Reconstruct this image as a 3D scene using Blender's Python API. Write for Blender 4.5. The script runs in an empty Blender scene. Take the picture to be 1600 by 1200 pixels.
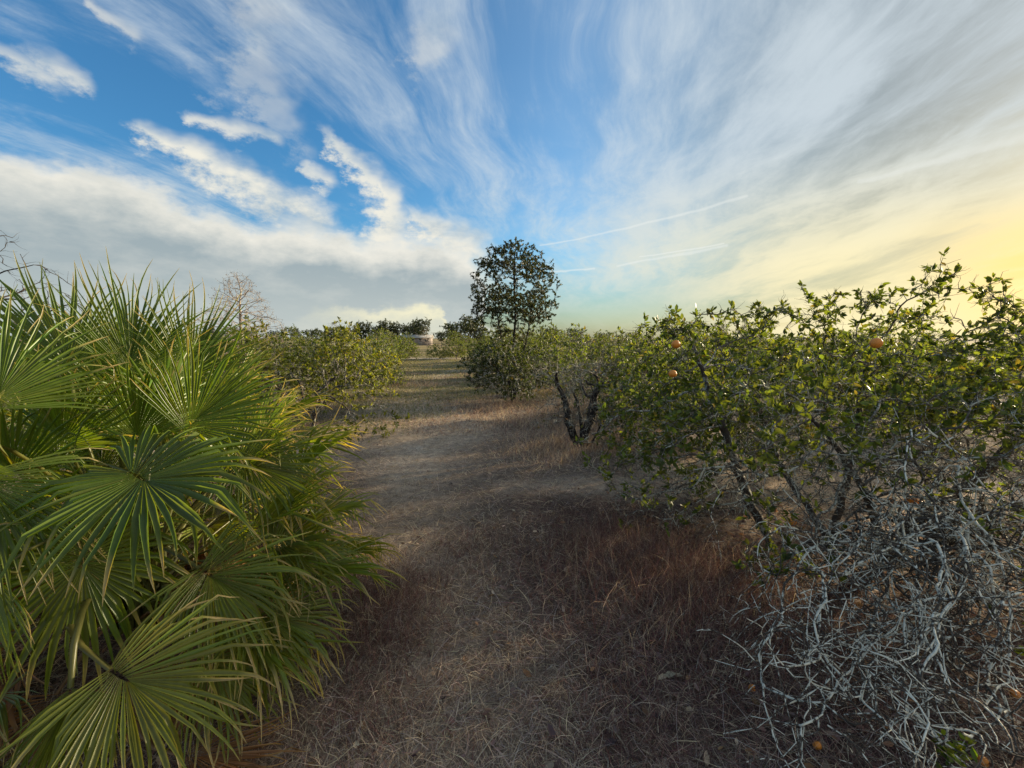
import bpy, math, random
import numpy as np
from mathutils import Vector

R = math.radians
sc = bpy.context.scene
COL = sc.collection

# ------------------------------------------------------------------ camera
F = 671.0                      # focal length in photo pixels (1600 wide)
CH = 2.0                       # camera height
PITCH = math.atan(72.0 / F)    # looks slightly down: horizon at y = 528
cam_d = bpy.data.cameras.new('camera')
cam_d.sensor_width = 36.0
cam_d.lens = 36.0 * F / 1600.0
cam_d.clip_start = 0.05
cam_d.clip_end = 6000
cam = bpy.data.objects.new('camera', cam_d)
COL.objects.link(cam)
cam.location = (0, 0, CH)
cam.rotation_euler = (math.pi / 2 - PITCH, 0, 0)
sc.camera = cam

FWD = np.array([0, math.cos(PITCH), -math.sin(PITCH)])
UPV = np.array([0, math.sin(PITCH), math.cos(PITCH)])
RGT = np.array([1.0, 0, 0])


def ray(px, py):
    d = FWD + RGT * (px - 800) / F + UPV * (600 - py) / F
    return d


def at(px, py, y):             # a point seen at that pixel, y metres ahead
    d = ray(px, py)
    return np.array([0, 0, CH]) + d * (y / d[1])


def ground_at(px, py):
    d = ray(px, py)
    return np.array([0, 0, CH]) + d * (CH / -d[2])


def azel(px, py):
    d = ray(px, py)
    d = d / np.linalg.norm(d)
    return math.atan2(d[0], d[1]), math.asin(d[2])


# ------------------------------------------------------------------ light
SUN_AZ = R(60.0)               # clockwise from the view direction (+Y)
SUN_EL = R(13.0)
SUN_DIR = (math.sin(SUN_AZ) * math.cos(SUN_EL), math.cos(SUN_AZ) * math.cos(SUN_EL), math.sin(SUN_EL))
sun_d = bpy.data.lights.new('sun', 'SUN')
sun_d.energy = 5.0
sun_d.angle = R(2.5)
sun_d.color = (1.0, 0.83, 0.56)
sun = bpy.data.objects.new('sun', sun_d)
COL.objects.link(sun)
sun.location = (40, 20, 30)
sun.rotation_euler = Vector(SUN_DIR).to_track_quat('Z', 'Y').to_euler()

sc.view_settings.view_transform = 'Standard'
sc.view_settings.look = 'None'
sc.view_settings.gamma = 1.0
sc.view_settings.exposure = 1.25
sc.view_settings.use_curve_mapping = False
sc.render.engine = 'CYCLES'
sc.cycles.max_bounces = 6
sc.cycles.diffuse_bounces = 3
sc.cycles.glossy_bounces = 2
sc.cycles.transmission_bounces = 4
sc.cycles.transparent_max_bounces = 4
sc.cycles.sample_clamp_indirect = 4.0
sc.cycles.sample_clamp_direct = 10.0


# ------------------------------------------------------------------ node helper
class X:
    """A shader socket with arithmetic."""
    def __init__(s, nt, sock):
        s.nt, s.s = nt, sock

    def _m(s, op, *a, clamp=False):
        n = s.nt.nodes.new('ShaderNodeMath')
        n.operation = op
        n.use_clamp = clamp
        for i, v in enumerate((s,) + a):
            if isinstance(v, X):
                s.nt.links.new(v.s, n.inputs[i])
            else:
                n.inputs[i].default_value = v
        return X(s.nt, n.outputs[0])

    def __add__(s, o): return s._m('ADD', o)
    def __radd__(s, o): return s._m('ADD', o)
    def __sub__(s, o): return s._m('SUBTRACT', o)
    def __rsub__(s, o): return (s * -1.0) + o
    def __mul__(s, o): return s._m('MULTIPLY', o)
    def __rmul__(s, o): return s._m('MULTIPLY', o)
    def __truediv__(s, o): return s._m('DIVIDE', o)
    def max(s, o): return s._m('MAXIMUM', o)
    def min(s, o): return s._m('MINIMUM', o)
    def pow(s, o): return s._m('POWER', o)
    def sqrt(s): return s._m('SQRT')
    def abs(s): return s._m('ABSOLUTE')
    def clamp(s): return s._m('ADD', 0.0, clamp=True)

    def ss(s, a, b, lo=0.0, hi=1.0):     # smoothstep a..b -> lo..hi
        n = s.nt.nodes.new('ShaderNodeMapRange')
        n.interpolation_type = 'SMOOTHSTEP'
        s.nt.links.new(s.s, n.inputs[0])
        n.inputs[1].default_value = a
        n.inputs[2].default_value = b
        n.inputs[3].default_value = lo
        n.inputs[4].default_value = hi
        return X(s.nt, n.outputs[0])


def xyz(nt, x, y, z):
    n = nt.nodes.new('ShaderNodeCombineXYZ')
    for i, v in enumerate((x, y, z)):
        if isinstance(v, X):
            nt.links.new(v.s, n.inputs[i])
        else:
            n.inputs[i].default_value = v
    return X(nt, n.outputs[0])


def noise(nt, vec, scale, detail=4.0, rough=0.55, dist=0.0):
    n = nt.nodes.new('ShaderNodeTexNoise')
    if vec is not None:
        nt.links.new(vec.s, n.inputs['Vector'])
    n.inputs['Scale'].default_value = scale
    n.inputs['Detail'].default_value = detail
    n.inputs['Roughness'].default_value = rough
    n.inputs['Distortion'].default_value = dist
    return X(nt, n.outputs[0])


def mixc(nt, f, a, b, blend='MIX'):
    n = nt.nodes.new('ShaderNodeMix')
    n.data_type = 'RGBA'
    n.blend_type = blend
    if isinstance(f, X):
        nt.links.new(f.s, n.inputs[0])
    else:
        n.inputs[0].default_value = f
    for i, v in ((6, a), (7, b)):
        if isinstance(v, X):
            nt.links.new(v.s, n.inputs[i])
        else:
            n.inputs[i].default_value = tuple(v) + (1.0,)
    return X(nt, n.outputs[2])


def ramp(nt, f, stops):
    n = nt.nodes.new('ShaderNodeValToRGB')
    nt.links.new(f.s, n.inputs[0])
    e = n.color_ramp.elements
    while len(e) < len(stops):
        e.new(0.5)
    for k, (p, c) in enumerate(stops):
        e[k].position = p
        e[k].color = (tuple(c) + (1.0,)) if not isinstance(c, float) else (c, c, c, 1.0)
    return X(nt, n.outputs[0])


# ------------------------------------------------------------------ sky
def make_world():
    w = bpy.data.worlds.new('World')
    sc.world = w
    w.cycles.sampling_method = 'MANUAL'
    w.cycles.sample_map_resolution = 256
    w.use_nodes = True
    nt = w.node_tree
    nt.nodes.clear()
    sky = nt.nodes.new('ShaderNodeTexSky')
    sky.sky_type = 'NISHITA'
    sky.sun_disc = False
    sky.sun_elevation = SUN_EL
    sky.sun_rotation = SUN_AZ
    sky.air_density = 1.0
    sky.dust_density = 1.2
    sky.ozone_density = 2.0
    skyc = X(nt, sky.outputs[0])
    tc = nt.nodes.new('ShaderNodeTexCoord')
    D = X(nt, tc.outputs['Generated'])
    sp = nt.nodes.new('ShaderNodeSeparateXYZ')
    nt.links.new(D.s, sp.inputs[0])
    dx, dy, dz = (X(nt, sp.outputs[i]) for i in range(3))
    az = dx._m('ARCTAN2', dy)
    el = dz._m('ARCSINE')
    # angular closeness to the sun, 0..1
    sund = dx * SUN_DIR[0] + dy * SUN_DIR[1] + dz * SUN_DIR[2]

    # turbulence that frays every outline
    n1 = noise(nt, D, 6.0, 4.0, 0.6) - 0.5
    n2 = noise(nt, xyz(nt, dx, dy, dz * 1.7), 21.0, 6.0, 0.66) - 0.5
    n3 = noise(nt, xyz(nt, dx + 5.0, dy, dz * 1.7), 13.0, 3.0, 0.55) - 0.5
    sw = noise(nt, xyz(nt, dx + 3.1, dy, dz * 1.6), 9.0, 3.0, 0.6) - 0.5
    inner = noise(nt, xyz(nt, dx + 1.7, dy, dz * 2.6), 7.0, 6.0, 0.6)

    # --- high cirrus on a flat layer overhead, fibres combed by the wind
    inv = (dz.max(0.0) + 0.14).pow(-1.0)
    px_, py_ = dx * inv, dy * inv
    w1 = noise(nt, xyz(nt, px_, py_, 0.0), 0.55, 3.0, 0.5) - 0.5
    w2 = noise(nt, xyz(nt, px_ + 9.0, py_, 4.0), 0.55, 3.0, 0.5) - 0.5
    th = R(14.0)
    u = px_ * math.cos(th) - py_ * math.sin(th) + w1 * 0.8     # across the fibres
    v = px_ * math.sin(th) + py_ * math.cos(th) + w2 * 1.0     # along the fibres
    f1 = noise(nt, xyz(nt, u * 1.0, v * 0.26, 0.0), 1.9, 9.0, 0.62, 0.2)
    f2 = noise(nt, xyz(nt, px_ + w2, py_ * 0.7 + w1, 2.0), 0.62, 4.0, 0.55)
    # flatter streaks low down towards the sun
    f3 = noise(nt, xyz(nt, az * 1.2 + w1 * 0.25, el * 8.0 - az * 1.9 + n1 * 0.30, 1.0), 2.6, 8.0, 0.62)
    side = az.ss(R(-24.0), R(36.0)).max(az.ss(R(-100.0), R(-165.0)))  # second term: unseen cirrus added behind the camera as fill light
    f4 = noise(nt, xyz(nt, u + 3.0, v * 0.45, 7.0), 6.5, 6.0, 0.68, 0.3)
    body = f1 * 0.72 + f2 * 0.28 + side * 0.10 + (f4 - 0.5) * 0.26
    cir = body.ss(0.45, 0.68)
    veil = side * (f2.ss(0.30, 0.70) * 0.30 + 0.26)
    low = f3.ss(0.44, 0.62) * el.ss(R(28.0), R(12.0)) * az.ss(R(0.0), R(30.0))
    cirrus = 1.0 - (1.0 - cir * 0.78) * (1.0 - veil) * (1.0 - low * 0.62)
    # the turquoise clear strip above the horizon ahead
    cirrus = cirrus * (1.0 - el.ss(R(9.0), R(2.0)) * az.ss(R(34.0), R(14.0)) * 0.75)

    # --- contrails and puff streaks: capsules between two sky points
    def seg(p, q, wa, wb, k1, k2):
        (a0, e0), (a1, e1) = azel(*p), azel(*q)
        L2 = (a1 - a0) ** 2 + (e1 - e0) ** 2
        A = az + sw * k1 + n2 * k2 - a0
        E = el + n1 * k1 + n2 * k2 - e0
        t = (A * ((a1 - a0) / L2) + E * ((e1 - e0) / L2)).clamp()
        da = A - t * (a1 - a0)
        de = E - t * (e1 - e0)
        d = (da * da + de * de).sqrt()
        return 1.0 - d / (t * (wb - wa) + wa)

    trails = None
    for p, q, wa, wb, k, s in (((845, 384), (1165, 308), .0025, .0045, .012, .36), ((965, 416), (1135, 384), .003, .0055, .012, .40),
                               ((1000, 403), (1130, 381), .002, .003, .012, .45), ((862, 425), (930, 420), .003, .004, .02, .45),
                               ((1340, 282), (1610, 205), .005, .011, .03, .30)):
        m = (seg(p, q, wa, wb, k, k * 0.25) + n2 * 0.9).ss(0.0, 0.9) * s
        trails = m if trails is None else trails.max(m)
    puffs = None
    for p, q, wa, wb, k, s in (((215, 203), (480, 335), .022, .058, .06, 1.0), ((520, 222), (600, 300), .024, .046, .09, .9),
                               ((590, 290), (605, 365), .040, .065, .09, 1.0), ((478, 262), (512, 285), .016, .028, .06, .8),
                               ((300, 190), (425, 222), .010, .026, .05, .75), ((-10, 72), (60, 112), .018, .036, .06, .75),
                               ((62, 95), (135, 125), .030, .016, .05, .75), ((145, 5), (215, 55), .008, .018, .04, .5),
                               ((640, 345), (735, 390), .04, .05, .10, 1.0), ((400, 10), (412, 190), .11, .08, .20, .35), ((655, 90), (690, 50), .04, .05, .12, .35)):
        m = (seg(p, q, wa, wb, k, k * 0.7).max(-0.7) + n2 * 1.6 + n3 * 1.3 + 0.05).ss(-0.08, 1.1) * s
        puffs = m if puffs is None else puffs.max(m)

    # --- the big bank on the left: everything below an upper edge
    a_lo, a_hi = R(-75.0), R(15.0)
    pts = [(-60, 205), (0, 228), (100, 240), (200, 268), (300, 312), (400, 343), (500, 352), (600, 358), (680, 372),
           (735, 388), (748, 420), (760, 500), (800, 560)]
    stops = []
    for p in pts:
        a, e = azel(*p)
        stops.append(((a - a_lo) / (a_hi - a_lo), float((e + 0.2) / 1.0)))
    tt = (az + sw * 0.07 + n2 * 0.03 - a_lo) * (1.0 / (a_hi - a_lo))
    top = ramp(nt, tt.clamp(), stops)
    left_fade = az.ss(R(-125.0), R(-80.0))
    depth = (top - 0.2) * (left_fade * 0.9 + 0.1) - (el + n1 * 0.09 + n2 * 0.055 + n3 * 0.05)     # radians below the edge
    bank = depth.ss(-0.012, 0.040)
    # a lower, brighter cumulus in front
    pts2 = [(360, 560), (430, 510), (490, 482), (530, 477), (600, 480), (660, 470), (688, 476), (704, 500), (712, 540), (800, 600)]
    stops2 = [((azel(*p)[0] - a_lo) / (a_hi - a_lo), float(azel(*p)[1] + 0.2)) for p in pts2]
    tt2 = (az + n1 * 0.05 + n2 * 0.04 - a_lo) * (1.0 / (a_hi - a_lo))
    top2 = ramp(nt, tt2.clamp(), stops2)
    depth2 = (top2 - 0.2) - (el + n3 * 0.045 + n2 * 0.045)
    bank2 = depth2.ss(-0.003, 0.020) * az.ss(azel(420, 500)[0], azel(600, 500)[0]) * 0.9

    near = sund.ss(0.935, 0.997) * el.ss(R(14.0), R(5.0))
    shade = depth.ss(0.01, 0.11) * 0.95 + (inner - 0.5) * 1.3
    bankc = mixc(nt, shade.clamp(), (0.66, 0.645, 0.58), (0.27, 0.33, 0.355))
    bankc = mixc(nt, el.ss(R(10.0), R(1.0)) * 0.5, bankc, (0.50, 0.53, 0.49))
    shade2 = depth2.ss(0.004, 0.045) * 0.8 + (inner - 0.5) * 1.4
    bankc2 = mixc(nt, shade2.clamp(), (0.72, 0.68, 0.48), (0.42, 0.46, 0.43))
    circ = mixc(nt, near, mixc(nt, el.ss(R(22.0), R(5.0)), (0.50, 0.565, 0.61), mixc(nt, az.ss(R(8.0), R(40.0)), (0.58, 0.60, 0.53), (0.82, 0.72, 0.42))), (0.95, 0.66, 0.17))

    # the clear sky, physically bright: scale it into the picture's range
    base = mixc(nt, 1.0, skyc, mixc(nt, sund.ss(0.60, 0.97), mixc(nt, el.ss(R(13.0), R(2.0)), SKY_K, (0.066, 0.086, 0.092)), (0.030, 0.031, 0.027)), 'MULTIPLY')
    c = mixc(nt, cirrus.clamp(), base, circ)
    c = mixc(nt, trails, c, mixc(nt, near, (0.68, 0.70, 0.67), (1.0, 0.84, 0.42)))
    c = mixc(nt, puffs.clamp(), c, mixc(nt, (inner - n2 * 0.4).ss(0.35, 0.70), (0.68, 0.66, 0.58), (0.40, 0.46, 0.49)))
    c = mixc(nt, bank, c, bankc)
    c = mixc(nt, bank2, c, bankc2)
    bg = nt.nodes.new('ShaderNodeBackground')
    nt.links.new(c.s, bg.inputs[0])
    bg.inputs[1].default_value = SKY_STRENGTH
    out = nt.nodes.new('ShaderNodeOutputWorld')
    nt.links.new(bg.outputs[0], out.inputs[0])


SKY_K = (0.055, 0.120, 0.158)
SKY_STRENGTH = 0.55
make_world()

# ------------------------------------------------------------------ object helpers
def tag(o, label=None, cat=None, group=None, kind=None):
    if label: o['label'] = label
    if cat: o['category'] = cat
    if group: o['group'] = group
    if kind: o['kind'] = kind
    return o


def empty(name, loc, label, cat, group=None, rz=0.0, s=1.0):
    o = bpy.data.objects.new(name, None)
    COL.objects.link(o)
    o.location = tuple(float(v) for v in loc)
    o.rotation_euler = (0, 0, rz)
    o.scale = (s, s, s)
    o.empty_display_size = 0.2
    return tag(o, label, cat, group)


def make_mesh(name, V, faces, mat, col=None, smooth=False):
    """V (N,3); faces: list of (M,3) / (M,4) int arrays; col (N,3) per vertex."""
    V = np.asarray(V, dtype=np.float32)
    me = bpy.data.meshes.new(name)
    me.vertices.add(len(V))
    me.vertices.foreach_set('co', V.ravel())
    faces = [np.asarray(f, dtype=np.int32) for f in faces if len(f)]
    nl = sum(f.size for f in faces)
    npoly = sum(len(f) for f in faces)
    me.loops.add(nl)
    me.polygons.add(npoly)
    me.loops.foreach_set('vertex_index', np.concatenate([f.ravel() for f in faces]))
    starts, k = [], 0
    for f in faces:
        starts.append(k + np.arange(len(f), dtype=np.int32) * f.shape[1])
        k += f.size
    me.polygons.foreach_set('loop_start', np.concatenate(starts))
    if smooth:
        me.polygons.foreach_set('use_smooth', np.ones(npoly, dtype=bool))
    if col is not None:
        a = me.color_attributes.new('Col', 'FLOAT_COLOR', 'POINT')
        c4 = np.ones((len(V), 4), dtype=np.float32)
        c4[:, :3] = col
        a.data.foreach_set('color', c4.ravel())
    me.update(calc_edges=True)
    if mat:
        me.materials.append(mat)
    return me


def obj(name, me, parent=None, kind=None, label=None):
    o = bpy.data.objects.new(name, me)
    COL.objects.link(o)
    o.parent = parent
    if kind: o['kind'] = kind
    if label: o['label'] = label
    return o


class MB:
    """collects vertices, faces and colours for one mesh"""
    def __init__(s):
        s.V, s.F, s.C, s.n = [], [], [], 0

    def add(s, V, faces, col):
        V = np.asarray(V, dtype=np.float32).reshape(-1, 3)
        s.V.append(V)
        for f in faces:
            if len(f):
                s.F.append(np.asarray(f) + s.n)
        s.C.append(np.broadcast_to(np.asarray(col, dtype=np.float32), (len(V), 3)))
        s.n += len(V)

    def mesh(s, name, mat, smooth=False):
        tri = [f for f in s.F if f.shape[1] == 3]
        quad = [f for f in s.F if f.shape[1] == 4]
        fs = [np.concatenate(g) for g in (tri, quad) if g]
        return make_mesh(name, np.concatenate(s.V), fs, mat, np.concatenate(s.C), smooth)


def unit(v):
    n = np.linalg.norm(v, axis=-1, keepdims=True)
    return v / np.maximum(n, 1e-9)


def hash2(ix, iy, seed):
    h = np.sin(ix * 127.1 + iy * 311.7 + seed * 74.7) * 43758.5453
    return h - np.floor(h)


def vnoise(x, y, scale, seed=0):
    x, y = np.asarray(x) / scale, np.asarray(y) / scale
    ix, iy = np.floor(x), np.floor(y)
    fx, fy = x - ix, y - iy
    fx, fy = fx * fx * (3 - 2 * fx), fy * fy * (3 - 2 * fy)
    a, b = hash2(ix, iy, seed), hash2(ix + 1, iy, seed)
    c, d = hash2(ix, iy + 1, seed), hash2(ix + 1, iy + 1, seed)
    return (a * (1 - fx) + b * fx) * (1 - fy) + (c * (1 - fx) + d * fx) * fy


def ss(x, a, b):
    t = np.clip((np.asarray(x) - a) / (b - a), 0, 1)
    return t * t * (3 - 2 * t)


ROWD = np.array([-0.193, 0.981])          # direction of the tree rows and the path


def gz(x, y):                              # ground height
    x, y = np.asarray(x, float), np.asarray(y, float)
    r = np.sqrt(x * x + y * y)
    h = (vnoise(x, y, 1.3, 3) - 0.5) * 0.07 + (vnoise(x, y, 0.45, 4) - 0.5) * 0.035 + (vnoise(x, y, 6.0, 5) - 0.5) * 0.10
    return h * (1 - ss(r, 40, 80))


def lat(x, y):                             # metres to the right of the path's middle
    return x * 0.981 + y * 0.193


# ------------------------------------------------------------------ materials
def new_mat(name):
    m = bpy.data.materials.new(name)
    m.use_nodes = True
    nt = m.node_tree
    nt.nodes.clear()
    out = nt.nodes.new('ShaderNodeOutputMaterial')
    return m, nt, out


def attr(nt, name='Col'):
    n = nt.nodes.new('ShaderNodeAttribute')
    n.attribute_name = name
    return X(nt, n.outputs['Color'])


def leaf_mat(name, trans=0.35, rough=0.45, tint=(1.5, 1.45, 0.5), spec=0.5):
    m, nt, out = new_mat(name)
    c = attr(nt)
    geo = nt.nodes.new('ShaderNodeNewGeometry')
    nz = noise(nt, X(nt, geo.outputs['Position']), 35.0, 3.0)
    c = mixc(nt, 1.0, c, mixc(nt, nz, (0.75, 0.75, 0.75), (1.25, 1.25, 1.25)), 'MULTIPLY')
    p = nt.nodes.new('ShaderNodeBsdfPrincipled')
    nt.links.new(c.s, p.inputs['Base Color'])
    p.inputs['Roughness'].default_value = rough
    p.inputs['Specular IOR Level'].default_value = spec
    t = nt.nodes.new('ShaderNodeBsdfTranslucent')
    tcx = mixc(nt, 1.0, c, tint, 'MULTIPLY')
    nt.links.new(tcx.s, t.inputs[0])
    mx = nt.nodes.new('ShaderNodeMixShader')
    mx.inputs[0].default_value = trans
    nt.links.new(p.outputs[0], mx.inputs[1])
    nt.links.new(t.outputs[0], mx.inputs[2])
    nt.links.new(mx.outputs[0], out.inputs[0])
    return m


def bark_mat(name, dark, pale, amount, scale=28.0):
    """dark bark with pale lichen crust in patches"""
    m, nt, out = new_mat(name)
    tc = nt.nodes.new('ShaderNodeTexCoord')
    P = X(nt, tc.outputs['Object'])
    a = noise(nt, P, scale, 5.0, 0.65)
    b = noise(nt, P, scale * 0.18, 3.0)
    k = (a + (b - 0.5) * 0.7).ss(0.62 - amount * 0.3, 0.72 - amount * 0.3)
    d = mixc(nt, noise(nt, P, scale * 3, 4.0), tuple(v * 0.6 for v in dark), tuple(v * 1.5 for v in dark))
    q = mixc(nt, noise(nt, P, scale * 1.7, 4.0), tuple(v * 0.7 for v in pale), tuple(v * 1.25 for v in pale))
    c = mixc(nt, k, d, q)
    p = nt.nodes.new('ShaderNodeBsdfPrincipled')
    nt.links.new(c.s, p.inputs['Base Color'])
    p.inputs['Roughness'].default_value = 0.9
    p.inputs['Specular IOR Level'].default_value = 0.2
    bp = nt.nodes.new('ShaderNodeBump')
    bp.inputs['Strength'].default_value = 0.6
    bp.inputs['Distance'].default_value = 0.006
    nt.links.new(a.s, bp.inputs['Height'])
    nt.links.new(bp.outputs[0], p.inputs['Normal'])
    nt.links.new(p.outputs[0], out.inputs[0])
    return m


def plain_mat(name, c0, c1, rough=0.8, scale=8.0, bump=0.0):
    m, nt, out = new_mat(name)
    tc = nt.nodes.new('ShaderNodeTexCoord')
    P = X(nt, tc.outputs['Object'])
    a = noise(nt, P, scale, 5.0, 0.6)
    c = mixc(nt, a.ss(0.3, 0.7), c0, c1)
    p = nt.nodes.new('ShaderNodeBsdfPrincipled')
    nt.links.new(c.s, p.inputs['Base Color'])
    p.inputs['Roughness'].default_value = rough
    if bump:
        bp = nt.nodes.new('ShaderNodeBump')
        bp.inputs['Strength'].default_value = bump
        bp.inputs['Distance'].default_value = 0.004
        nt.links.new(a.s, bp.inputs['Height'])
        nt.links.new(bp.outputs[0], p.inputs['Normal'])
    nt.links.new(p.outputs[0], out.inputs[0])
    return m


def ground_mat():
    m, nt, out = new_mat('dry_soil')
    geo = nt.nodes.new('ShaderNodeNewGeometry')
    P = X(nt, geo.outputs['Position'])
    c = attr(nt)
    fine = noise(nt, P, 55.0, 6.0, 0.7)
    mid = noise(nt, P, 9.0, 5.0, 0.65)
    k = (fine * 0.6 + mid * 0.4).ss(0.33, 0.68)
    c = mixc(nt, 1.0, c, mixc(nt, k, (0.45, 0.43, 0.42), (1.5, 1.45, 1.38)), 'MULTIPLY')
    p = nt.nodes.new('ShaderNodeBsdfPrincipled')
    nt.links.new(c.s, p.inputs['Base Color'])
    p.inputs['Roughness'].default_value = 0.95
    p.inputs['Specular IOR Level'].default_value = 0.1
    bp = nt.nodes.new('ShaderNodeBump')
    bp.inputs['Strength'].default_value = 0.9
    bp.inputs['Distance'].default_value = 0.02
    nt.links.new(fine.s, bp.inputs['Height'])
    nt.links.new(bp.outputs[0], p.inputs['Normal'])
    nt.links.new(p.outputs[0], out.inputs[0])
    return m


M_GROUND = ground_mat()
M_GRASS = leaf_mat('dry_grass', 0.25, 0.75, (1.3, 1.15, 0.8), 0.15)
M_CITRUS = leaf_mat('citrus_leaf', 0.42, 0.5, (1.7, 1.65, 0.45), 0.30)
M_OAK = leaf_mat('oak_leaf', 0.30, 0.45, (1.6, 1.5, 0.5), 0.4)
M_PALM = leaf_mat('palm_leaf', 0.38, 0.34, (3.1, 2.7, 0.35), 0.38)
M_BARK = bark_mat('citrus_bark', (0.055, 0.042, 0.034), (0.33, 0.33, 0.28), 0.30)
M_LICHEN = bark_mat('lichen_bark', (0.070, 0.056, 0.045), (0.66, 0.63, 0.52), 0.50, 22.0)
M_TWIG = bark_mat('twig_bark', (0.11, 0.09, 0.072), (0.44, 0.42, 0.34), 0.45, 40.0)
M_DEADBARK = bark_mat('dead_bark', (0.030, 0.024, 0.022), (0.20, 0.18, 0.15), 0.15)
M_PINKTWIG = bark_mat('pink_twig', (0.17, 0.125, 0.10), (0.42, 0.37, 0.31), 0.5)

# ------------------------------------------------------------------ ground
def soil_colour(x, y):
    t = lat(x, y)
    n = vnoise(x, y, 0.8, 11) * 0.5 + vnoise(x, y, 2.7, 12) * 0.5
    n2 = vnoise(x, y, 0.35, 13)
    s = y
    brown = np.array([0.095, 0.064, 0.052])
    tan = np.array([0.40, 0.32, 0.24])
    sand = np.array([0.42, 0.36, 0.29])
    green = np.array([0.15, 0.145, 0.062])
    k = np.clip(ss(n, 0.35, 0.75) * 0.8 + np.exp(-((t + 0.25) / 0.9) ** 2) * 0.6 + 0.3 * ss(s, 5, 7), 0, 1)[..., None]
    c = brown * (1 - k) + tan * k
    g = (ss(s, 9, 18) * (0.5 + 0.4 * ss(n2 + n, 0.8, 1.2)) * (1 - ss(s, 62, 66)))[..., None]
    c = c * (1 - g) + green * g
    sd = (ss(vnoise(x, y, 1.9, 14) + 0.35 * n2, 0.93, 1.12) * ss(s, 3, 5) * (1 - ss(s, 25, 40)))[..., None]
    c = c * (1 - sd) + sand * sd
    # sandy cross lane and pale dry field far off
    ln = (np.exp(-((s - 41.5) / 1.3) ** 2))[..., None]
    c = c * (1 - ln) + sand * ln
    fld = ss(s, 60, 66)[..., None]
    straw = np.array([0.26, 0.21, 0.10])
    c = c * (1 - fld) + straw * fld
    return c


def build_ground():
    k = np.linspace(-1, 1, 271)
    gx = np.sinh(k * 7.2) / np.sinh(7.2) * 1500
    gy = np.sinh(k * 7.2) / np.sinh(7.2) * 1500 + 4.0
    Xg, Yg = np.meshgrid(gx, gy)
    x, y = Xg.ravel(), Yg.ravel()
    V = np.stack([x, y, gz(x, y)], 1)
    n = len(gx)
    i = np.arange(n - 1)
    I, J = np.meshgrid(i, i)
    a = (J * n + I).ravel()
    q = np.stack([a, a + 1, a + n + 1, a + n], 1)
    o = obj('ground', make_mesh('ground', V, [q], M_GROUND, soil_colour(x, y), True))
    tag(o, kind='structure')


build_ground()


# ------------------------------------------------------------------ grass and weeds
def strands(rng, x, y, L, e0, bend, w, col, twist=0.5, nseg=3, z0=None):
    """thin curved blades: base at (x,y), first elevation e0, bending over by `bend` radians"""
    N = len(x)
    ph = rng.uniform(0, 2 * np.pi, N)
    p = np.stack([x, y, gz(x, y) - 0.005 if z0 is None else z0], 1)
    pts, dirs = [p], []
    for k in range(nseg):
        e = e0 - bend * (k / max(nseg - 1, 1))
        d = np.stack([np.cos(ph) * np.cos(e), np.sin(ph) * np.cos(e), np.sin(e)], 1)
        dirs.append(d)
        p = p + d * (L / nseg)[:, None]
        p[:, 2] = np.maximum(p[:, 2], gz(p[:, 0], p[:, 1]) + 0.003)
        pts.append(p)
        ph = ph + rng.normal(0, twist, N)
    side = unit(np.cross(dirs[0], np.array([0, 0, 1.0])) + rng.normal(0, 0.5, (N, 3)))
    V = np.empty((N, 2 * nseg + 1, 3), np.float32)
    for k in range(nseg):
        ww = (w * (1.0 - 0.25 * k))[:, None] * 0.5
        V[:, 2 * k] = pts[k] - side * ww
        V[:, 2 * k + 1] = pts[k] + side * ww
    V[:, 2 * nseg] = pts[nseg]
    b = np.arange(N)[:, None] * (2 * nseg + 1)
    quads = [b + np.array([[2 * k, 2 * k + 1, 2 * k + 3, 2 * k + 2]]) for k in range(nseg - 1)]
    tri = b + np.array([[2 * nseg - 2, 2 * nseg - 1, 2 * nseg]])
    C = np.repeat(col, 2 * nseg + 1, axis=0)
    return V.reshape(-1, 3), [np.concatenate(quads) if quads else np.zeros((0, 4), int), tri], C


def scatter(rng, n, ymin, ymax, px0=-60, px1=1660, power=1.0):
    """ground points inside the view wedge, denser close by"""
    u = rng.uniform(0, 1, n)
    y = ymin * (ymax / ymin) ** (u ** power)
    x = y * rng.uniform((px0 - 800) / F, (px1 - 800) / F, n) * 1.06
    return x, y


def pick(rng, n, pal, p):
    pal = np.array(pal)
    c = pal[rng.choice(len(pal), n, p=p)]
    return c * rng.uniform(0.5, 1.45, (n, 1)) * rng.uniform(0.93, 1.07, (n, 3))


TAN, STRAW, GREYB = (0.42, 0.325, 0.235), (0.56, 0.455, 0.32), (0.40, 0.33, 0.29)
BRN, RED, DKB, GRN = (0.22, 0.145, 0.122), (0.19, 0.092, 0.082), (0.085, 0.055, 0.053), (0.21, 0.205, 0.075)


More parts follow.
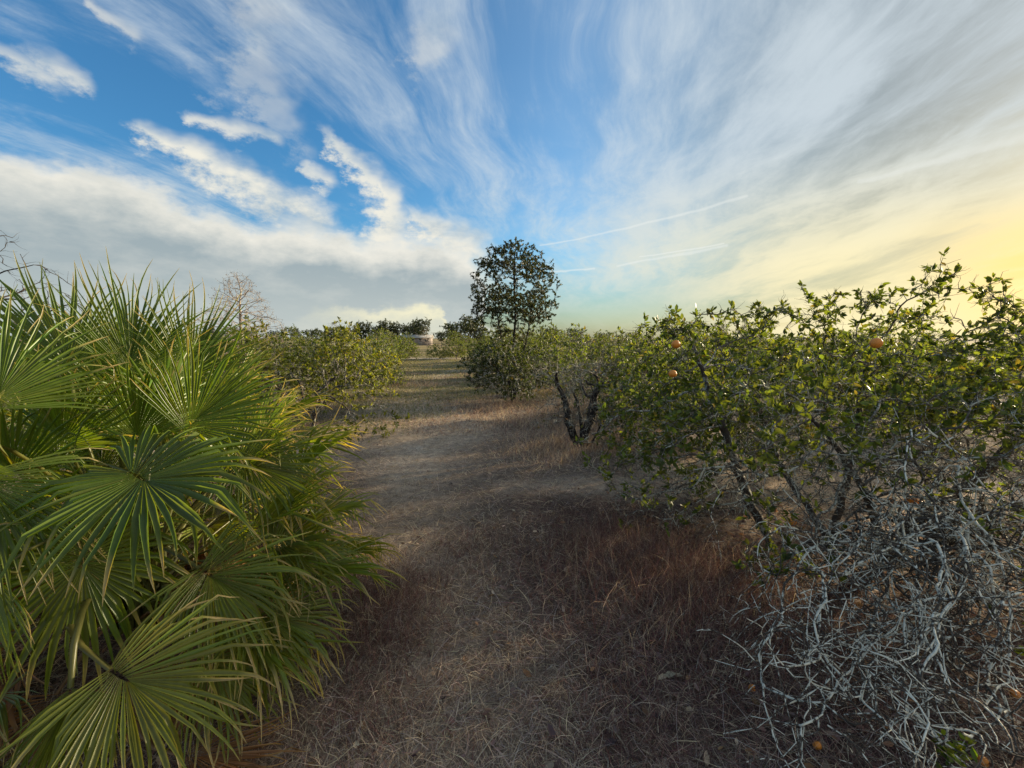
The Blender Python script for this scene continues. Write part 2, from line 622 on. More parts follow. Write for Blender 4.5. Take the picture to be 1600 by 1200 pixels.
def build_grass():
    rng = np.random.default_rng(5)
    # flattened thatch all over the clearing
    b = MB()
    x, y = scatter(rng, 170000, 1.55, 15.0, power=0.9)
    t = lat(x, y)
    keep = rng.uniform(0, 1, len(x)) < 0.35 + 0.65 * vnoise(x, y, 0.5, 21)
    keep &= ~((np.abs(t + 0.25) < 0.5) & (rng.uniform(0, 1, len(x)) < 0.45 * vnoise(x, y, 0.6, 23)))
    x, y, t = x[keep], y[keep], t[keep]
    n = len(x)
    red = ss(vnoise(x, y, 1.1, 22) + 0.30 * ss(t, 0.3, 1.2) * (1 - ss(y, 4.5, 6)) + 0.2 * ss(-t, 0.6, 1.2) * (1 - ss(y, 4, 6)), 0.5, 0.85)
    tanw = 0.30 + 0.5 * ss(y, 4.3, 6.0) * (1 - ss(y, 8, 10))
    colA = pick(rng, n, [TAN, STRAW, GREYB, BRN], [0.38, 0.28, 0.2, 0.14])
    colB = pick(rng, n, [RED, BRN, DKB, TAN], [0.42, 0.26, 0.20, 0.12])
    red = np.clip(red + 0.35 * (1 - ss(y, 3.6, 5.2)), 0, 1)
    red = red * (1 - 0.45 * np.exp(-((t + .25) / .8) ** 2))
    m = (rng.uniform(0, 1, n) < red * (1 - 0.7 * ss(y, 4.5, 6.0) * (1 - ss(y, 8, 9))))[:, None]
    col = np.where(m, colB, colA)
    L = rng.uniform(0.05, 0.20, n) * (1 + 0.4 * ss(y, 5, 14))
    V, Fs, C = strands(rng, x, y, L, rng.uniform(-0.05, 0.85, n), rng.uniform(0.2, 1.3, n), (0.0022 + 0.00045 * y) * rng.uniform(0.7, 1.3, n), col, 0.5, 3)
    b.add(V, Fs, C)
    # longer pale stalks lying about
    x, y = scatter(rng, 20000, 1.6, 9.0)
    n = len(x)
    V, Fs, C = strands(rng, x, y, rng.uniform(0.15, 0.45, n), rng.uniform(0.0, 0.6, n), rng.uniform(0.2, 1.0, n), (0.0024 + 0.0004 * y) * rng.uniform(0.8, 1.4, n),
                       pick(rng, n, [STRAW, TAN, GREYB, BRN], [0.3, 0.3, 0.25, 0.15]), 0.35, 5)
    b.add(V, Fs, C)
    o = obj('dry_grass', b.mesh('dry_grass', M_GRASS))
    tag(o, 'flattened brown and tan dead grass covering the clearing between the tree rows', 'grass', kind='stuff')

    # standing reddish weeds
    b = MB()
    spots = [(1020, 900, 0.85, 4200, .46), (960, 850, .6, 2200, .38), (1110, 930, .75, 2600, .42), (605, 930, .42, 2200, .30), (590, 1000, .35, 1300, .28),
             (1150, 1010, .55, 1800, .30), (760, 850, .5, 900, .22), (1000, 1130, .45, 1300, .22), (560, 1110, .35, 900, .2)]
    for px, py, rad, n, h in spots:
        g = ground_at(px, py)
        n = int(n * 1.5)
        x = g[0] + rng.normal(0, rad * 0.6, n)
        y = g[1] + rng.normal(0, rad * 0.5, n)
        V, Fs, C = strands(rng, x, y, h * rng.uniform(0.35, 1.15, n), rng.uniform(0.25, 1.5, n), rng.uniform(-0.3, 1.6, n), 0.0042 * rng.uniform(0.5, 1.3, n),
                           pick(rng, n, [RED, BRN, DKB, TAN, STRAW], [0.40, 0.22, 0.18, 0.14, 0.06]), 0.75, 5)
        b.add(V, Fs, C)
    o = obj('dead_weeds', b.mesh('dead_weeds', M_GRASS))
    tag(o, 'standing thicket of thin reddish brown dead weeds beside the path', 'weeds', kind='stuff')

    # pale tufts round the stump and under the trees on the right, and at the feet of the left row
    b = MB()
    for px, py, rad, n, h in [(870, 705, .8, 1800, .30), (850, 665, .9, 1300, .38), (985, 690, .9, 1500, .32), (1000, 640, 1.4, 1500, .4), (905, 650, .7, 1200, .5),
                              (760, 640, .9, 900, .28), (640, 600, 1.4, 900, .3), (880, 610, 1.6, 1200, .4)]:
        g = ground_at(px, py)
        x = g[0] + rng.normal(0, rad * 0.6, n)
        y = g[1] + rng.normal(0, rad * 0.6, n)
        V, Fs, C = strands(rng, x, y, h * rng.uniform(0.4, 1.2, n), rng.uniform(0.7, 1.5, n), rng.uniform(0.0, 1.1, n), (0.004 + 0.0005 * y) * rng.uniform(0.6, 1.3, n),
                           pick(rng, n, [TAN, BRN, GREYB, STRAW], [0.36, 0.28, 0.2, 0.16]), 0.35, 4)
        b.add(V, Fs, C)
    o = obj('dry_tufts', b.mesh('dry_tufts', M_GRASS))
    tag(o, 'pale brown dry grass tufts standing about the feet of the trees', 'grass', kind='stuff')

    # fallen leaves
    b = MB()
    n = 3600
    x, y = scatter(rng, n, 1.7, 9.0)
    x[:2600] = 2.6 + rng.normal(0, 1.1, 2600)
    y[:2600] = 3.6 + rng.normal(0, .9, 2600)
    ok = y > 1.6
    x, y = x[ok], y[ok]
    n = len(x)
    p = np.stack([x, y, gz(x, y) + rng.uniform(.004, .035, n)], 1)
    a = rng.uniform(0, 6.283, n)
    dd = unit(np.stack([np.cos(a), np.sin(a), rng.normal(0, .25, n)], 1))
    L = rng.uniform(.03, .075, n)
    V, Fs, C = leaves(rng, p, dd, L, L * .5, pick(rng, n, [TAN, BRN, (0.26, 0.15, 0.08), DKB], [.15, .45, .2, .2]), True, 1.5)
    b.add(V, Fs, C)
    o = obj('leaf_litter', b.mesh('leaf_litter', M_GRASS))
    tag(o, 'fallen curled brown leaves scattered through the dead grass', 'leaves', kind='stuff')

    # short turf further down the clearing
    b = MB()
    x, y = scatter(rng, 120000, 8.5, 66.0, 470, 1020, 0.8)
    n = len(x)
    gk = ss(vnoise(x, y, 3.0, 31) * 0.6 + vnoise(x, y, 0.9, 32) * 0.4 + 0.30 * ss(y, 11, 18), 0.38, 0.7)
    keep = (np.abs(y - 41.5) > 1.2) & (rng.uniform(0, 1, n) < 0.85)
    x, y, gk = x[keep], y[keep], gk[keep]
    n = len(x)
    col = np.where((rng.uniform(0, 1, n) < gk)[:, None], pick(rng, n, [GRN, TAN, (0.14, 0.135, 0.05)], [0.5, 0.15, 0.35]), pick(rng, n, [BRN, TAN, RED, GREYB], [0.35, 0.3, 0.15, 0.2]))
    V, Fs, C = strands(rng, x, y, rng.uniform(0.05, 0.15, n), rng.uniform(0.3, 1.4, n), rng.uniform(0.1, 1.0, n), (0.0010 * y) * rng.uniform(0.7, 1.3, n), col, 0.5, 2)
    b.add(V, Fs, C)
    o = obj('turf', b.mesh('turf', M_GRASS))
    tag(o, 'short green and brown turf further down the clearing', 'grass', kind='stuff')




# ------------------------------------------------------------------ branching
def colonize(rng, att, chains, step, infl, kill, iters=90, jit=0.25, mom=0.35, up=0.0):
    """space colonisation; chains = polylines that start the tree (the first point is shared)"""
    pos, par = [np.asarray(chains[0][0], float)], [-1]
    for ch in chains:
        prev = 0
        for a, bb in zip(ch[:-1], ch[1:]):
            a, bb = np.asarray(a, float), np.asarray(bb, float)
            k = max(1, int(round(np.linalg.norm(bb - a) / step)))
            for j in range(1, k + 1):
                pos.append(a + (bb - a) * j / k + rng.normal(0, 0.08 * step, 3))
                par.append(prev)
                prev = len(pos) - 1
    P = np.array(pos)
    par = list(par)
    att = np.asarray(att, float)
    D = np.linalg.norm(att[:, None] - P[None], axis=2)
    near, dist = D.argmin(1), D.min(1)
    alive = np.ones(len(att), bool)
    kids = np.zeros(len(P), int)
    for it in range(iters):
        act = alive & (dist < infl)
        if it < 6 and not act.any():
            act = alive.copy()
        if not act.any():
            break
        idx = near[act]
        acc = np.zeros_like(P)
        np.add.at(acc, idx, unit(att[act] - P[idx]))
        g = np.unique(idx)
        g = g[kids[g] < 4]
        if len(g) == 0:
            break
        pa = np.array(par)[g]
        pd = np.where((pa >= 0)[:, None], unit(P[g] - P[np.maximum(pa, 0)]), 0)
        d = unit(unit(acc[g]) + mom * pd + rng.normal(0, jit, (len(g), 3)) + np.array([0, 0, up]))
        new = P[g] + d * step
        kids[g] += 1
        base = len(P)
        P = np.concatenate([P, new])
        par += g.tolist()
        kids = np.concatenate([kids, np.zeros(len(g), int)])
        Dn = np.linalg.norm(att[:, None] - new[None], axis=2)
        m, md = Dn.argmin(1), Dn.min(1)
        better = md < dist
        near = np.where(better, m + base, near)
        dist = np.where(better, md, dist)
        alive &= dist > kill
    return P, np.array(par)


def radii(par, tip, k=2.35, rmax=9.0):
    n = len(par)
    acc = np.zeros(n)
    r = np.zeros(n)
    for i in range(n - 1, -1, -1):
        r[i] = min(max(acc[i] ** (1 / k), tip), rmax)
        if par[i] >= 0:
            acc[par[i]] += r[i] ** k
    return r


def tubes(P, par, r, sel, sides=5):
    """frusta for the chosen edges (node i with its parent)"""
    n = len(P)
    D = np.zeros((n, 3))
    has = par >= 0
    D[has] = unit(P[has] - P[par[has]])
    D[~has] = (0, 0, 1)
    ref = np.where(np.abs(D[:, 2:3]) > 0.9, np.array([[1.0, 0.1, 0]]), np.array([[0, 0, 1.0]]))
    A = unit(np.cross(D, ref))
    # carry the frame along each chain
    best = {}
    for i in range(n):
        p = par[i]
        if p >= 0:
            if p not in best or r[i] > r[best[p]]:
                best[p] = i
    main = np.zeros(n, bool)
    for p, i in best.items():
        main[i] = True
    for i in range(n):
        p = par[i]
        if p >= 0:
            v = A[p] - D[i] * np.dot(A[p], D[i])
            L = math.sqrt(v @ v)
            if L > 0.2:
                A[i] = v / L
    B = np.cross(D, A)
    ids = np.where(sel & has)[0]
    pp = par[ids]
    mn = main[ids]
    th = np.arange(sides) * 2 * np.pi / sides
    cs, sn = np.cos(th), np.sin(th)

    def ring(c, a, b_, rr):
        return c[:, None] + (a[:, None] * cs[None, :, None] + b_[:, None] * sn[None, :, None]) * rr[:, None, None]
    A0 = np.where(mn[:, None], A[pp], A[ids])
    B0 = np.where(mn[:, None], B[pp], B[ids])
    r0 = np.where(mn, r[pp], np.minimum(r[pp], r[ids] * 1.15))
    c0 = P[pp]
    R0, R1 = ring(c0, A0, B0, r0), ring(P[ids], A[ids], B[ids], r[ids])
    V = np.concatenate([R0, R1], 1).reshape(-1, 3)
    base = np.arange(len(ids))[:, None, None] * 2 * sides
    j = np.arange(sides)
    q = np.stack([j, (j + 1) % sides, (j + 1) % sides + sides, j + sides], 1)[None]
    return V, (base + q).reshape(-1, 4)


def sprigs(rng, P, D, n_each, L, r, nseg=2, spread=0.9, sides=3):
    """short bare twigs from given points; returns mesh arrays and the twig ends + directions"""
    N = len(P) * n_each
    p = np.repeat(P, n_each, 0)
    d = unit(np.repeat(D, n_each, 0) * 0.6 + rng.normal(0, spread, (N, 3)))
    LL = L * rng.uniform(0.4, 1.3, N)
    pos = [p]
    dirs = []
    for k in range(nseg):
        dirs.append(d)
        p = p + d * (LL / nseg)[:, None]
        pos.append(p)
        d = unit(d + rng.normal(0, 0.35, (N, 3)))
    th = np.arange(sides) * 2 * np.pi / sides
    allV = []
    a = unit(np.cross(dirs[0], rng.normal(0, 1, (N, 3))))
    bb = np.cross(dirs[0], a)
    for k in range(nseg + 1):
        rr = r * (1 - 0.65 * k / nseg)
        allV.append(pos[k][:, None] + (a[:, None] * np.cos(th)[None, :, None] + bb[:, None] * np.sin(th)[None, :, None]) * rr)
    V = np.concatenate(allV, 1)
    m = (nseg + 1) * sides
    base = np.arange(N)[:, None, None] * m
    j = np.arange(sides)
    q = np.concatenate([np.stack([j, (j + 1) % sides, (j + 1) % sides + sides, j + sides], 1) + k * sides for k in range(nseg)])[None]
    return V.reshape(-1, 3), (base + q).reshape(-1, 4), pos, dirs


LEAF8 = np.array([[0, 0, 0], [-.5, .33, 0], [0, .36, -.10], [.5, .33, 0], [-.40, .70, -.02], [0, .72, -.12], [.40, .70, -.02], [0, 1.0, -.10]])
LEAF8_T = np.array([[0, 3, 2], [0, 2, 1], [5, 6, 7], [4, 5, 7]])
LEAF8_Q = np.array([[2, 3, 6, 5], [1, 2, 5, 4]])
LEAF4 = np.array([[0, 0, 0], [-.5, .45, .06], [.5, .45, .06], [0, 1.0, -.05]])
LEAF4_T = np.array([[0, 2, 3], [0, 3, 1]])


def leaf_frames(rng, d, upbias=0.7):
    N = len(d)
    nrm = rng.normal(0, 0.6, (N, 3)) + np.array([0, 0, upbias])
    s = unit(np.cross(d, nrm))
    nn = np.cross(s, d)
    return s, nn


def leaves(rng, p, d, L, W, col, full=True, upbias=0.7):
    T = LEAF8 if full else LEAF4
    s, nn = leaf_frames(rng, d, upbias)
    N = len(p)
    V = p[:, None] + s[:, None] * (T[None, :, 0:1] * W[:, None, None]) + d[:, None] * (T[None, :, 1:2] * L[:, None, None]) + nn[:, None] * (T[None, :, 2:3] * L[:, None, None])
    b = np.arange(N)[:, None, None] * len(T)
    if full:
        fs = [(b + LEAF8_T[None]).reshape(-1, 3), (b + LEAF8_Q[None]).reshape(-1, 4)]
    else:
        fs = [(b + LEAF4_T[None]).reshape(-1, 3)]
    return V.reshape(-1, 3), fs, np.repeat(col, len(T), 0)


def dome(rng, n, rx, ry, z0, z1, lumps=10, lump=0.75, hollow=0.45):
    """attractors in a lumpy dome"""
    cs = []
    for k in range(lumps):
        a = rng.uniform(0, 2 * np.pi)
        q = rng.uniform(0.15, 1.0) ** 0.6
        zz = z0 + (z1 - z0) * (0.10 + 0.87 * rng.uniform(0, 1)) * math.sqrt(max(0.05, 1 - (q * 0.75) ** 2))
        cs.append((q * (rx - lump * .6) * math.cos(a), q * (ry - lump * .6) * math.sin(a), min(zz, z1 - lump * rng.uniform(0.5, .9))))
    cs = np.array(cs)
    rad = lump * rng.uniform(0.75, 1.25, lumps)
    out = []
    while len(out) < n:
        k = rng.integers(lumps)
        v = unit(rng.normal(0, 1, 3)) * rng.uniform(hollow, 1) ** (1 / 2.2)
        p = cs[k] + v * rad[k] * np.array([1, 1, .85])
        if p[2] > z0 * 0.8:
            out.append(p)
    return np.array(out)


CIT = [(0.098, 0.128, 0.026), (0.130, 0.156, 0.032), (0.17, 0.182, 0.040), (0.062, 0.086, 0.022), (0.19, 0.15, 0.05)]


def tree_parts(rng, P, par, r, limb_r, root, sides=6, leafy=None, n_leaf=4, leaf_L=0.075, full=True, twig_each=1, twig_L=0.14, twig_r=0.0028,
               bare_each=0, leaf_r=0.010, pal=CIT, pw=(.32, .32, .13, .20, .03), mats=None, upbias=0.6, single=0, single_key=None, limb_sides=None):
    """turn a skeleton into trunk, limbs, twigs and leaves under `root`"""
    mb, mt, ml = mats or (M_BARK, M_TWIG, M_CITRUS)
    n = len(P)
    kids = [[] for _ in range(n)]
    for i in range(1, n):
        kids[par[i]].append(i)
    # limbs: subtrees of thick wood that leave the trunk
    owner = np.full(n, -1)
    limb_no = 0
    main = [None] * n
    for i in range(n):
        main[i] = max(kids[i], key=lambda c: r[c]) if kids[i] else -1
    owner[0] = 0
    for i in range(1, n):
        p = par[i]
        if owner[p] == 0 and P[i][2] < P[0][2] + 0.55 and main[p] == i and r[i] > 0.55 * r[0]:
            owner[i] = 0
        elif owner[p] == 0:
            limb_no += 1
            owner[i] = limb_no
        else:
            owner[i] = owner[p]
    thick = r >= limb_r
    V, q = tubes(P, par, r, (owner == 0), 8)
    if len(q):
        obj('trunk', make_mesh('trunk', V, [q], mb, None, True), root)
    small = np.zeros(n, bool)
    for k in range(1, limb_no + 1):
        sel = (owner == k) & thick
        if sel.sum() < 3:
            small |= (owner == k)
            continue
        V, q = tubes(P, par, r, sel, limb_sides or sides)
        obj('limb', make_mesh('limb', V, [q], mb, None, True), root)
    fine = (~thick & (owner > 0)) | small
    D = np.zeros((n, 3))
    D[1:] = unit(P[1:] - P[par[1:]])
    b = MB()
    V, q = tubes(P, par, r, fine, 4)
    b.add(V, [q], (0.1, 0.1, 0.1))
    cand = np.where(r < leaf_r)[0]
    if bare_each:
        V, q, _, _ = sprigs(rng, P[cand], D[cand], bare_each, twig_L * 1.2, twig_r, 3, 0.9)
        b.add(V, [q], (0.1, 0.1, 0.1))
    if leafy is not None:
        w = leafy(P[cand])
        lc = cand[rng.uniform(0, 1, len(cand)) < w]
    else:
        lc = cand
    if len(lc) and n_leaf:
        V, q, pos, dirs = sprigs(rng, P[lc], D[lc], twig_each, twig_L, twig_r, 2, 0.7)
        b.add(V, [q], (0.1, 0.1, 0.1))
        k = n_leaf
        tt = rng.uniform(0.15, 1.05, (len(pos[0]), k))
        p0, p1, p2 = (np.repeat(a_, k, 0) for a_ in pos)
        t = tt.ravel()[:, None]
        pp = np.where(t < .5, p0 + (p1 - p0) * t * 2, p1 + (p2 - p1) * (t * 2 - 1))
        dd = unit(np.repeat(dirs[1], k, 0) * 0.55 + rng.normal(0, 0.6, (len(pp), 3)) + np.array([0, 0, 0.12]))
        LL = leaf_L * rng.uniform(0.6, 1.25, len(pp))
        WW = LL * rng.uniform(0.42, 0.55, len(pp))
        clump = (np.sin(pp[:, 0] * 3.1 + 1.3) + np.sin(pp[:, 1] * 2.7) + np.sin(pp[:, 2] * 3.7 + 2))[:, None] * 0.07 + 1
        col = pick(rng, len(pp), pal, list(pw)) * clump
        if single:
            key = single_key(pp)
            order = np.argsort(key)[:single]
            rest = np.ones(len(pp), bool)
            rest[order] = False
            # single leaves share a few meshes
            lms = []
            for cc in pal[:4]:
                Vl, fl, cl = leaves(np.random.default_rng(1), np.zeros((1, 3)), np.array([[0, 1.0, 0]]), np.array([1.0]), np.array([0.48]), np.array([cc]), True, 8.0)
                lms.append(make_mesh('leaf', Vl, fl, ml, cl))
            s_, n_ = leaf_frames(rng, dd, upbias)
            from mathutils import Matrix
            for i in order:
                o = obj('leaf', lms[int(rng.integers(4))], root)
                mtx = np.eye(4)
                mtx[:3, 0], mtx[:3, 1], mtx[:3, 2], mtx[:3, 3] = s_[i] * LL[i], dd[i] * LL[i], n_[i] * LL[i], pp[i]
                o.matrix_local = Matrix(mtx.tolist())
            pp, dd, LL, WW, col = pp[rest], dd[rest], LL[rest], WW[rest], col[rest]
        Vl, fl, cl = leaves(rng, pp, dd, LL, WW, col, full, upbias)
        crown = make_mesh('crown', Vl, fl, ml, cl)
        obj('crown', crown, root, 'stuff')
    obj('twigs', b.mesh('twigs', mt, False), root, 'stuff')
    return owner


def chains_from(base, ends, fork, rng, wob=0.10):
    """a short trunk that forks into several bowed stems"""
    out = []
    f = np.asarray(fork, float)
    for e in ends:
        e = np.asarray(e, float)
        m1 = f + (e - f) * 0.35 + np.array([0, 0, 0.10]) + rng.normal(0, wob, 3) * np.array([1, 1, .4])
        m2 = f + (e - f) * 0.7 + np.array([0, 0, 0.08]) + rng.normal(0, wob, 3) * np.array([1, 1, .4])
        out.append([base, f, m1, m2, e])
    return out


def dup(root, loc, rz, s, label=None, group=None):
    o = root.copy()
    COL.objects.link(o)
    o.location = tuple(float(v) for v in loc)
    o.rotation_euler = (0, 0, rz)
    o.scale = (s[0], s[0], s[1]) if isinstance(s, tuple) else (s, s, s)
    if label: o['label'] = label
    if group: o['group'] = group
    for ch in root.children:
        c = ch.copy()
        COL.objects.link(c)
        c.parent = o
        for g in ch.children:
            d = g.copy()
            COL.objects.link(d)
            d.parent = c
    return o


def gpt(x, y, dz=-0.03):
    return np.array([x, y, float(gz(x, y)) + dz])


build_grass()

# --- generic grove trees, a few kinds, copied along the rows
def grove_kind(seed, rx, h, leaf_n, bare, lumps=22, low=0.22, detail=1.0, leaf_L=0.09, full=False):
    rng = np.random.default_rng(seed)
    root = empty('orange_tree', (0, 0, 0), 'x', 'tree')
    att = dome(rng, int(950 * detail), rx, rx, low, h, lumps, 0.62, 0.3)
    ends = [(rx * .45 * math.cos(a), rx * .45 * math.sin(a), h * rng.uniform(.4, .62)) for a in (np.arange(5) * 1.257 + rng.uniform(0, 1))]
    P, par = colonize(rng, att, chains_from((0, 0, -.05), ends, (0.02, .02, .32), rng), 0.11, 0.75, 0.14)
    r = radii(par, 0.0042, 2.3, 0.085)
    tree_parts(rng, P, par, r, 0.012, root, 5, None, leaf_n, leaf_L, full, 1, 0.16, 0.004, bare)
    return root


kinds = [grove_kind(101, 2.05, 2.45, 10, 1), grove_kind(102, 2.15, 2.3, 8, 2), grove_kind(103, 2.0, 2.55, 11, 1), grove_kind(104, 2.1, 2.3, 7, 3)]
kuse = [0] * 4
GROVE = 'orange trees in the rows of the grove'


def put_tree(k, x, y, rz, s, label):
    kuse[k] += 1
    p = gpt(x, y)
    if kuse[k] == 1:
        o = kinds[k]
        o.location = tuple(p)
        o.rotation_euler = (0, 0, rz)
        o.scale = (s[0], s[0], s[1])
        o['label'], o['group'] = label, GROVE
        return o
    return dup(kinds[k], p, rz, s, label, GROVE)


def rowpt(off, along):
    """off metres right of the path's middle, along metres down the row"""
    n = np.array([0.981, 0.193])
    return ROWD * along + n * off


def build_rows():
    rng = np.random.default_rng(77)
    # left row beside the clearing, after the near tree
    left = ['with grey dead branches jutting from its side', 'with a bare twiggy flank', 'of middling height', 'with a dense yellow green crown', 'near the far end of its row', 'at the far end of its row', 'beside the sandy cross lane']
    for i, (x, y) in enumerate(((-5.75, 13.2), (-6.5, 17.5), (-7.4, 22.0), (-8.3, 27.0), (-9.0, 32.0), (-9.75, 37.0))):
        put_tree([3, 1, 3, 0, 2, 0][i], x, y, rng.uniform(0, 6.28), (rng.uniform(1.0, 1.1), rng.uniform(.95, 1.05)),
                 'orange tree in the fan palm row, ' + left[i])
    # right row beyond the oak
    right = ['right behind the young oak', 'two trees behind the young oak', 'half way down its row', 'near the far end of its row', 'standing dark and round by the sandy cross lane']
    for i, (x, y) in enumerate(((.9, 16.6), (0.2, 21.5), (-.5, 27.0), (-1.3, 33.0), (-5.25, 40.5))):
        put_tree([0, 2, 0, 2, 2][i], x, y, rng.uniform(0, 6.28), (1.25, 1.06) if i == 4 else (rng.uniform(1.0, 1.12), rng.uniform(.98, 1.08)),
                 'orange tree in the young oak row, ' + right[i])
    # rows further left and right: only their tops and gaps show
    for off, name in ((-9.4, 'one row beyond the fan palm row'), (-15.2, 'two rows beyond the fan palm row'), (-21.0, 'three rows beyond the fan palm row'),
                      (9.2, 'one row beyond the young oak row'), (15.0, 'two rows beyond the young oak row'), (21.0, 'three rows beyond the young oak row')):
        for i in range(13):
            al = 3.0 + i * 4.2 + rng.uniform(-.4, .4)
            p = rowpt(off + rng.uniform(-.3, .3), al)
            if p[1] < 3.5 or abs(p[0]) / p[1] > 1.45 or p[1] > 40 - abs(off) * 0.2:
                continue
            put_tree(int(rng.integers(4)), p[0], p[1], rng.uniform(0, 6.28), (rng.uniform(1.0, 1.15), rng.uniform(.98, 1.1)),
                     'leafy orange tree ' + name)


build_rows()


# ------------------------------------------------------------------ the near trees
def local(root_xy, pts):
    b = gpt(*root_xy, 0.0)
    return np.asarray(pts, float) - b


def crooked(rng, start, d, L, r0, levels=2, kink=0.28, grav=0.10, step=0.07, kids=0.34, floor=None, goal=None):
    """a crooked branch with side twigs; returns positions, parents, radii"""
    P, par, r = [np.asarray(start, float)], [-1], [r0]

    def grow(i, d, L, rr, lev):
        n = max(2, int(L * (1.25 if goal is not None and i == 0 else 1.0) / step))
        cur = i
        for k in range(n):
            if rng.uniform() < 0.38:
                d = unit(d + rng.normal(0, kink, 3) * 1.5)
            d = unit(d + rng.normal(0, kink, 3) * 0.15 + np.array([0, 0, -grav]))
            if goal is not None and i == 0:
                d = unit(d + unit(goal - P[cur]) * (0.10 + 0.35 * k / n))
            q = P[cur] + d * step * rng.uniform(0.7, 1.3)
            if floor is not None:
                zf = floor(q)
                if q[2] < zf:
                    q[2] = zf + rng.uniform(0, 0.02)
                    d[2] = abs(d[2]) * 0.3
            P.append(q)
            par.append(cur)
            r.append(max(0.0016, rr * (1 - 0.72 * (k + 1) / n)) * rng.uniform(0.85, 1.22))
            cur = len(P) - 1
            if lev > 0 and rng.uniform() < kids and k > 0:
                sd = unit(d * 0.5 + rng.normal(0, 0.75, 3))
                grow(cur, sd, L * rng.uniform(0.10, 0.38) * (1 - 0.5 * k / n), r[-1] * 0.72, lev - 1)
    grow(0, unit(np.asarray(d, float)), L, r0, levels)
    return np.array(P), np.array(par), np.array(r)


def near_right_tree():
    rng = np.random.default_rng(41)
    bx, by = 2.95, 4.05
    base = gpt(bx, by, 0.0)
    root = empty('orange_tree', base, 'big sprawling orange tree with tangled grey lichen covered branches and drooping dead boughs', 'tree')
    stems = []
    # stem leaning left, stem leaning right, and two that fill the middle and the back
    for pts in ([(1215, 868, 4.0), (1165, 770, 4.05), (1128, 665, 4.1), (1105, 600, 4.2), (1075, 520, 4.3)],
                [(1385, 880, 3.75), (1440, 800, 3.7), (1530, 745, 3.8), (1610, 660, 3.9)],
                [(1300, 850, 4.1), (1330, 720, 4.4), (1345, 620, 4.6), (1360, 540, 4.8)],
                [(1300, 850, 4.1), (1215, 720, 4.9), (1180, 620, 5.3), (1150, 560, 5.5)],
                [(1385, 880, 3.75), (1360, 780, 3.4), (1300, 690, 3.3), (1240, 620, 3.4)]):
        stems.append([np.array([0, 0, -.05])] + [at(*p) - base for p in pts])
    att = dome(rng, 3600, 2.25, 1.75, 0.22, 2.15, 36, 0.60, 0.25)
    att[:, 0] += 0.15
    # shoots standing above the crown
    tops = [at(px, py, d) - base for px, py, d in ((1050, 492, 4.3), (1062, 500, 4.35), (1300, 470, 4.4), (1350, 470, 4.3), (1440, 446, 4.2), (1455, 452, 4.2), (1410, 470, 4.3),
                                                 (1590, 458, 4.0), (1580, 470, 4.0), (1530, 480, 4.1), (1200, 490, 4.6), (1250, 490, 4.5), (1130, 505, 4.6), (1160, 500, 4.4), (1010, 520, 4.6), (1325, 463, 4.2), (1465, 446, 4.25), (1380, 472, 4.0), (1100, 498, 4.3), (1225, 478, 4.3), (1560, 474, 4.2), (1285, 476, 4.6))]
    more = [at(px, py, d) - base + rng.normal(0, .12, 3) for px, py, d in ((1020, 600, 4.6), (1015, 640, 4.6), (1030, 690, 4.5), (1050, 560, 4.4), (1090, 570, 4.0), (1040, 540, 4.5)) for _ in range(10)]
    tops2 = [t + rng.normal(0, 0.10, 3) - np.array([0, 0, .07]) for t in tops for _ in range(7)]
    att = np.concatenate([att, np.array(tops), np.array(tops2), np.array(more)])
    P, par = colonize(rng, att, stems, 0.075, 0.6, 0.095, 110, 0.32, 0.35)
    r = radii(par, 0.0034, 2.2, 0.066)

    def leafy(p):
        k = np.sin(p[:, 0] * 2.9 + 1) * np.sin(p[:, 1] * 2.3) * np.sin(p[:, 2] * 4)
        left = ss(-p[:, 0], 0.6, 1.4)
        return np.clip(ss(p[:, 2], 1.05, 1.6) * 0.80 + 0.16 + 0.45 * left * ss(p[:, 2], .4, .8) + k * 0.4, 0.0, 1)
    camp = np.array([0, 0, CH]) - base
    tree_parts(rng, P, par, r, 0.0125, root, 6, leafy, 8, 0.062, True, 1, 0.11, 0.0030, 3, 0.0085, single=260,
               single_key=lambda p: np.linalg.norm(p - camp, axis=1) - 0.9 * p[:, 2], mats=(M_BARK, M_TWIG, M_CITRUS))
    # dead lichen boughs drooping to the ground in front
    rb = np.random.default_rng(9)
    fl = lambda q: float(gz(q[0] + base[0], q[1] + base[1])) - base[2] + 0.01
    goals = []
    for k in range(40):
        px, py = rb.uniform(1165, 1640), rb.uniform(870, 1195)
        if px < 1300 and py > 1120:
            py -= 150
        goals.append((px, py, rb.uniform(0.70, 0.97)))
    goals += [(1150, 820, .95), (1080, 800, .95), (1100, 840, .95), (1050, 770, .95), (1020, 790, .97), (1130, 960, .97), (1120, 880, .95)]
    for i, gl in enumerate(goals):
        yg = ground_at(gl[0], gl[1])[1]
        g = at(gl[0], gl[1], yg * gl[2]) - base
        s_ = np.array([rb.uniform(-0.35, 1.0), rb.uniform(-1.0, -0.5), rb.uniform(0.35, 0.8)])
        if gl[0] < 1165:
            s_ = np.array([-0.5, -0.15, 0.75]) + rb.normal(0, 0.12, 3)
        d = g - s_
        L = np.linalg.norm(d)
        out_ = np.array([-0.55 if gl[0] < 1420 else .1, -0.5, 0.35 + .3 * rb.uniform()])
        Pd, pd_, rd = crooked(rb, s_, unit(d) + out_, L * 1.12, rb.uniform(0.006, 0.0125), 2, 0.30, 0.01, 0.048, 0.30, goal=g, floor=fl)
        V, q = tubes(Pd, pd_, rd, np.ones(len(Pd), bool), 5)
        obj('dead_branch', make_mesh('dead_branch', V, [q], M_LICHEN, None, True), root, label='bare dead branch crusted with pale lichen')
    return root, P + base, par, r


TREE_A, PA, PARA, RA = near_right_tree()


